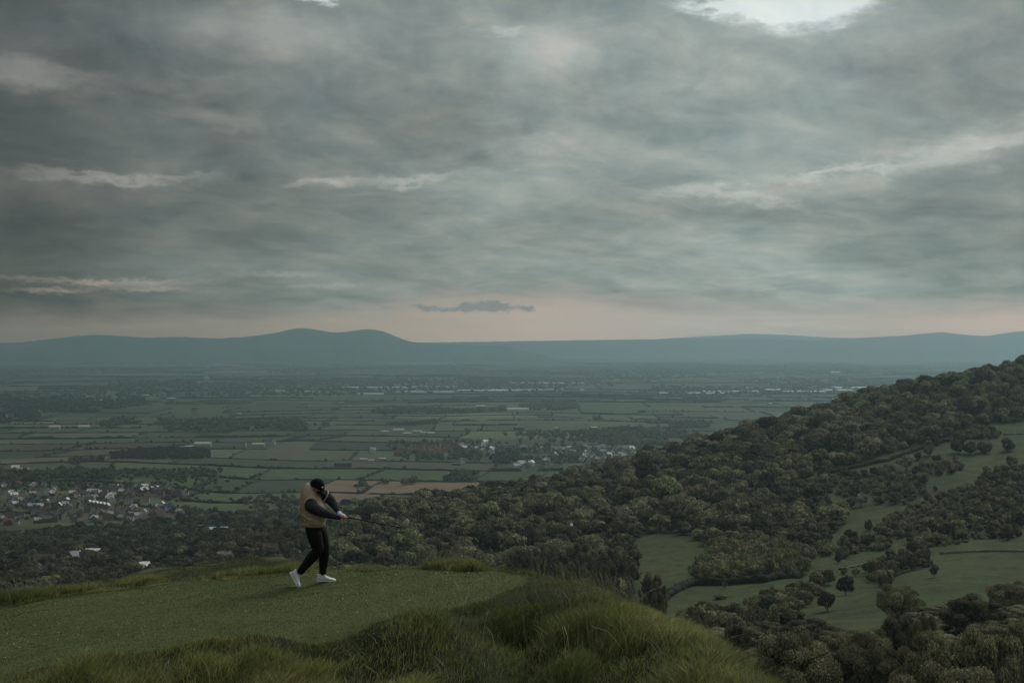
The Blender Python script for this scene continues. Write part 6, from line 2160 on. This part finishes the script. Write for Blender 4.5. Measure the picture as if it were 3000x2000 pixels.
# ------------------------------------------------------------------ club and ball
club = empty('golf_club', (_gx, GD, _gz))
tag(club, 'black shafted driver held level in the golfer\'s hands', 'golf club')
M_SHAFT = plain_mat('shaft_graphite', (0.010, 0.010, 0.011), 0.6, 0.2)
M_GRIP = plain_mat('grip_rubber', (0.012, 0.012, 0.012), 0.9, 0.2)
M_HEAD, g, out = new_mat('club_head')
tc_ = g.node('ShaderNodeTexCoord').outputs['Object']
principled(g, out, g.ramp(g.noise(tc_, 14, 2, 0.5).outputs[0], [(0.3, (0.24, 0.225, 0.21)), (0.7, (0.36, 0.34, 0.31))]), 0.4, 0.5, metal=0.0)
bm = bmesh.new(); solid_tube(bm, [club_a + cd_ * 0.20, club_a + cd_ * 0.5, club_b], [0.0095, 0.0088, 0.0078], 10, False); finish('shaft', bm, M_SHAFT, club)
bm = bmesh.new(); solid_tube(bm, [club_a - cd_ * 0.01, club_a, club_a + cd_ * 0.12, club_a + cd_ * 0.27], [0.012, 0.0145, 0.0125, 0.0095], 12, False); finish('grip', bm, M_GRIP, club)
# head: broad rounded crown, flat face, hosel
hc = PP(1189, 1529.5, -0.13)
h_long = (PP(1199, 1519, -0.15) - PP(1179, 1541, -0.11)).normalized()      # heel to toe
h_up = Vector((-0.42, -0.80, 0.42)); h_up = (h_up - h_long * h_up.dot(h_long)).normalized()
h_back = h_up.cross(h_long).normalized()
if h_back.x < 0: h_back = -h_back
bm = bmesh.new()
r_ = bmesh.ops.create_icosphere(bm, subdivisions=4, radius=1.0)
for v in r_['verts']:
    x, y, z = v.co
    w = 0.080 * (1 - 0.22 * max(0, y))
    yy = y * 0.072 if y > 0 else max(y, -0.62) * 0.052
    zz_ = z * (0.040 if z > 0 else 0.024) * (1 - 0.30 * max(0, y))
    v.co = hc + h_long * x * w + h_back * yy + h_up * zz_
head_o = finish('club_head', bm, M_HEAD, club)
bm = bmesh.new(); solid_tube(bm, [club_b - cd_ * 0.02, club_b, hc - h_long * 0.052], [0.0062, 0.0075, 0.012], 10, False); finish('hosel', bm, M_SHAFT, head_o)

bm = bmesh.new()
bmesh.ops.create_icosphere(bm, subdivisions=4, radius=0.02135)
bmesh.ops.recalc_face_normals(bm, faces=bm.faces)
me = bpy.data.meshes.new('golf_ball'); bm.to_mesh(me); bm.free()
me.polygons.foreach_set('use_smooth', [True] * len(me.polygons))
mb, g, out = new_mat('golf_ball_white')
vo = g.node('ShaderNodeTexVoronoi'); vo.inputs['Scale'].default_value = 260.0
g.put(vo.inputs['Vector'], g.node('ShaderNodeTexCoord').outputs['Object'])
principled(g, out, (0.70, 0.72, 0.72), 0.4, 0.4, bump(g, vo.outputs['Distance'], 0.5, 0.002))
me.materials.append(mb)
gb = add_mesh('golf_ball', me)
gb.location = at(1673.5, 1538, 17.0)
tag(gb, 'white golf ball in flight over the wooded slope', 'golf ball')
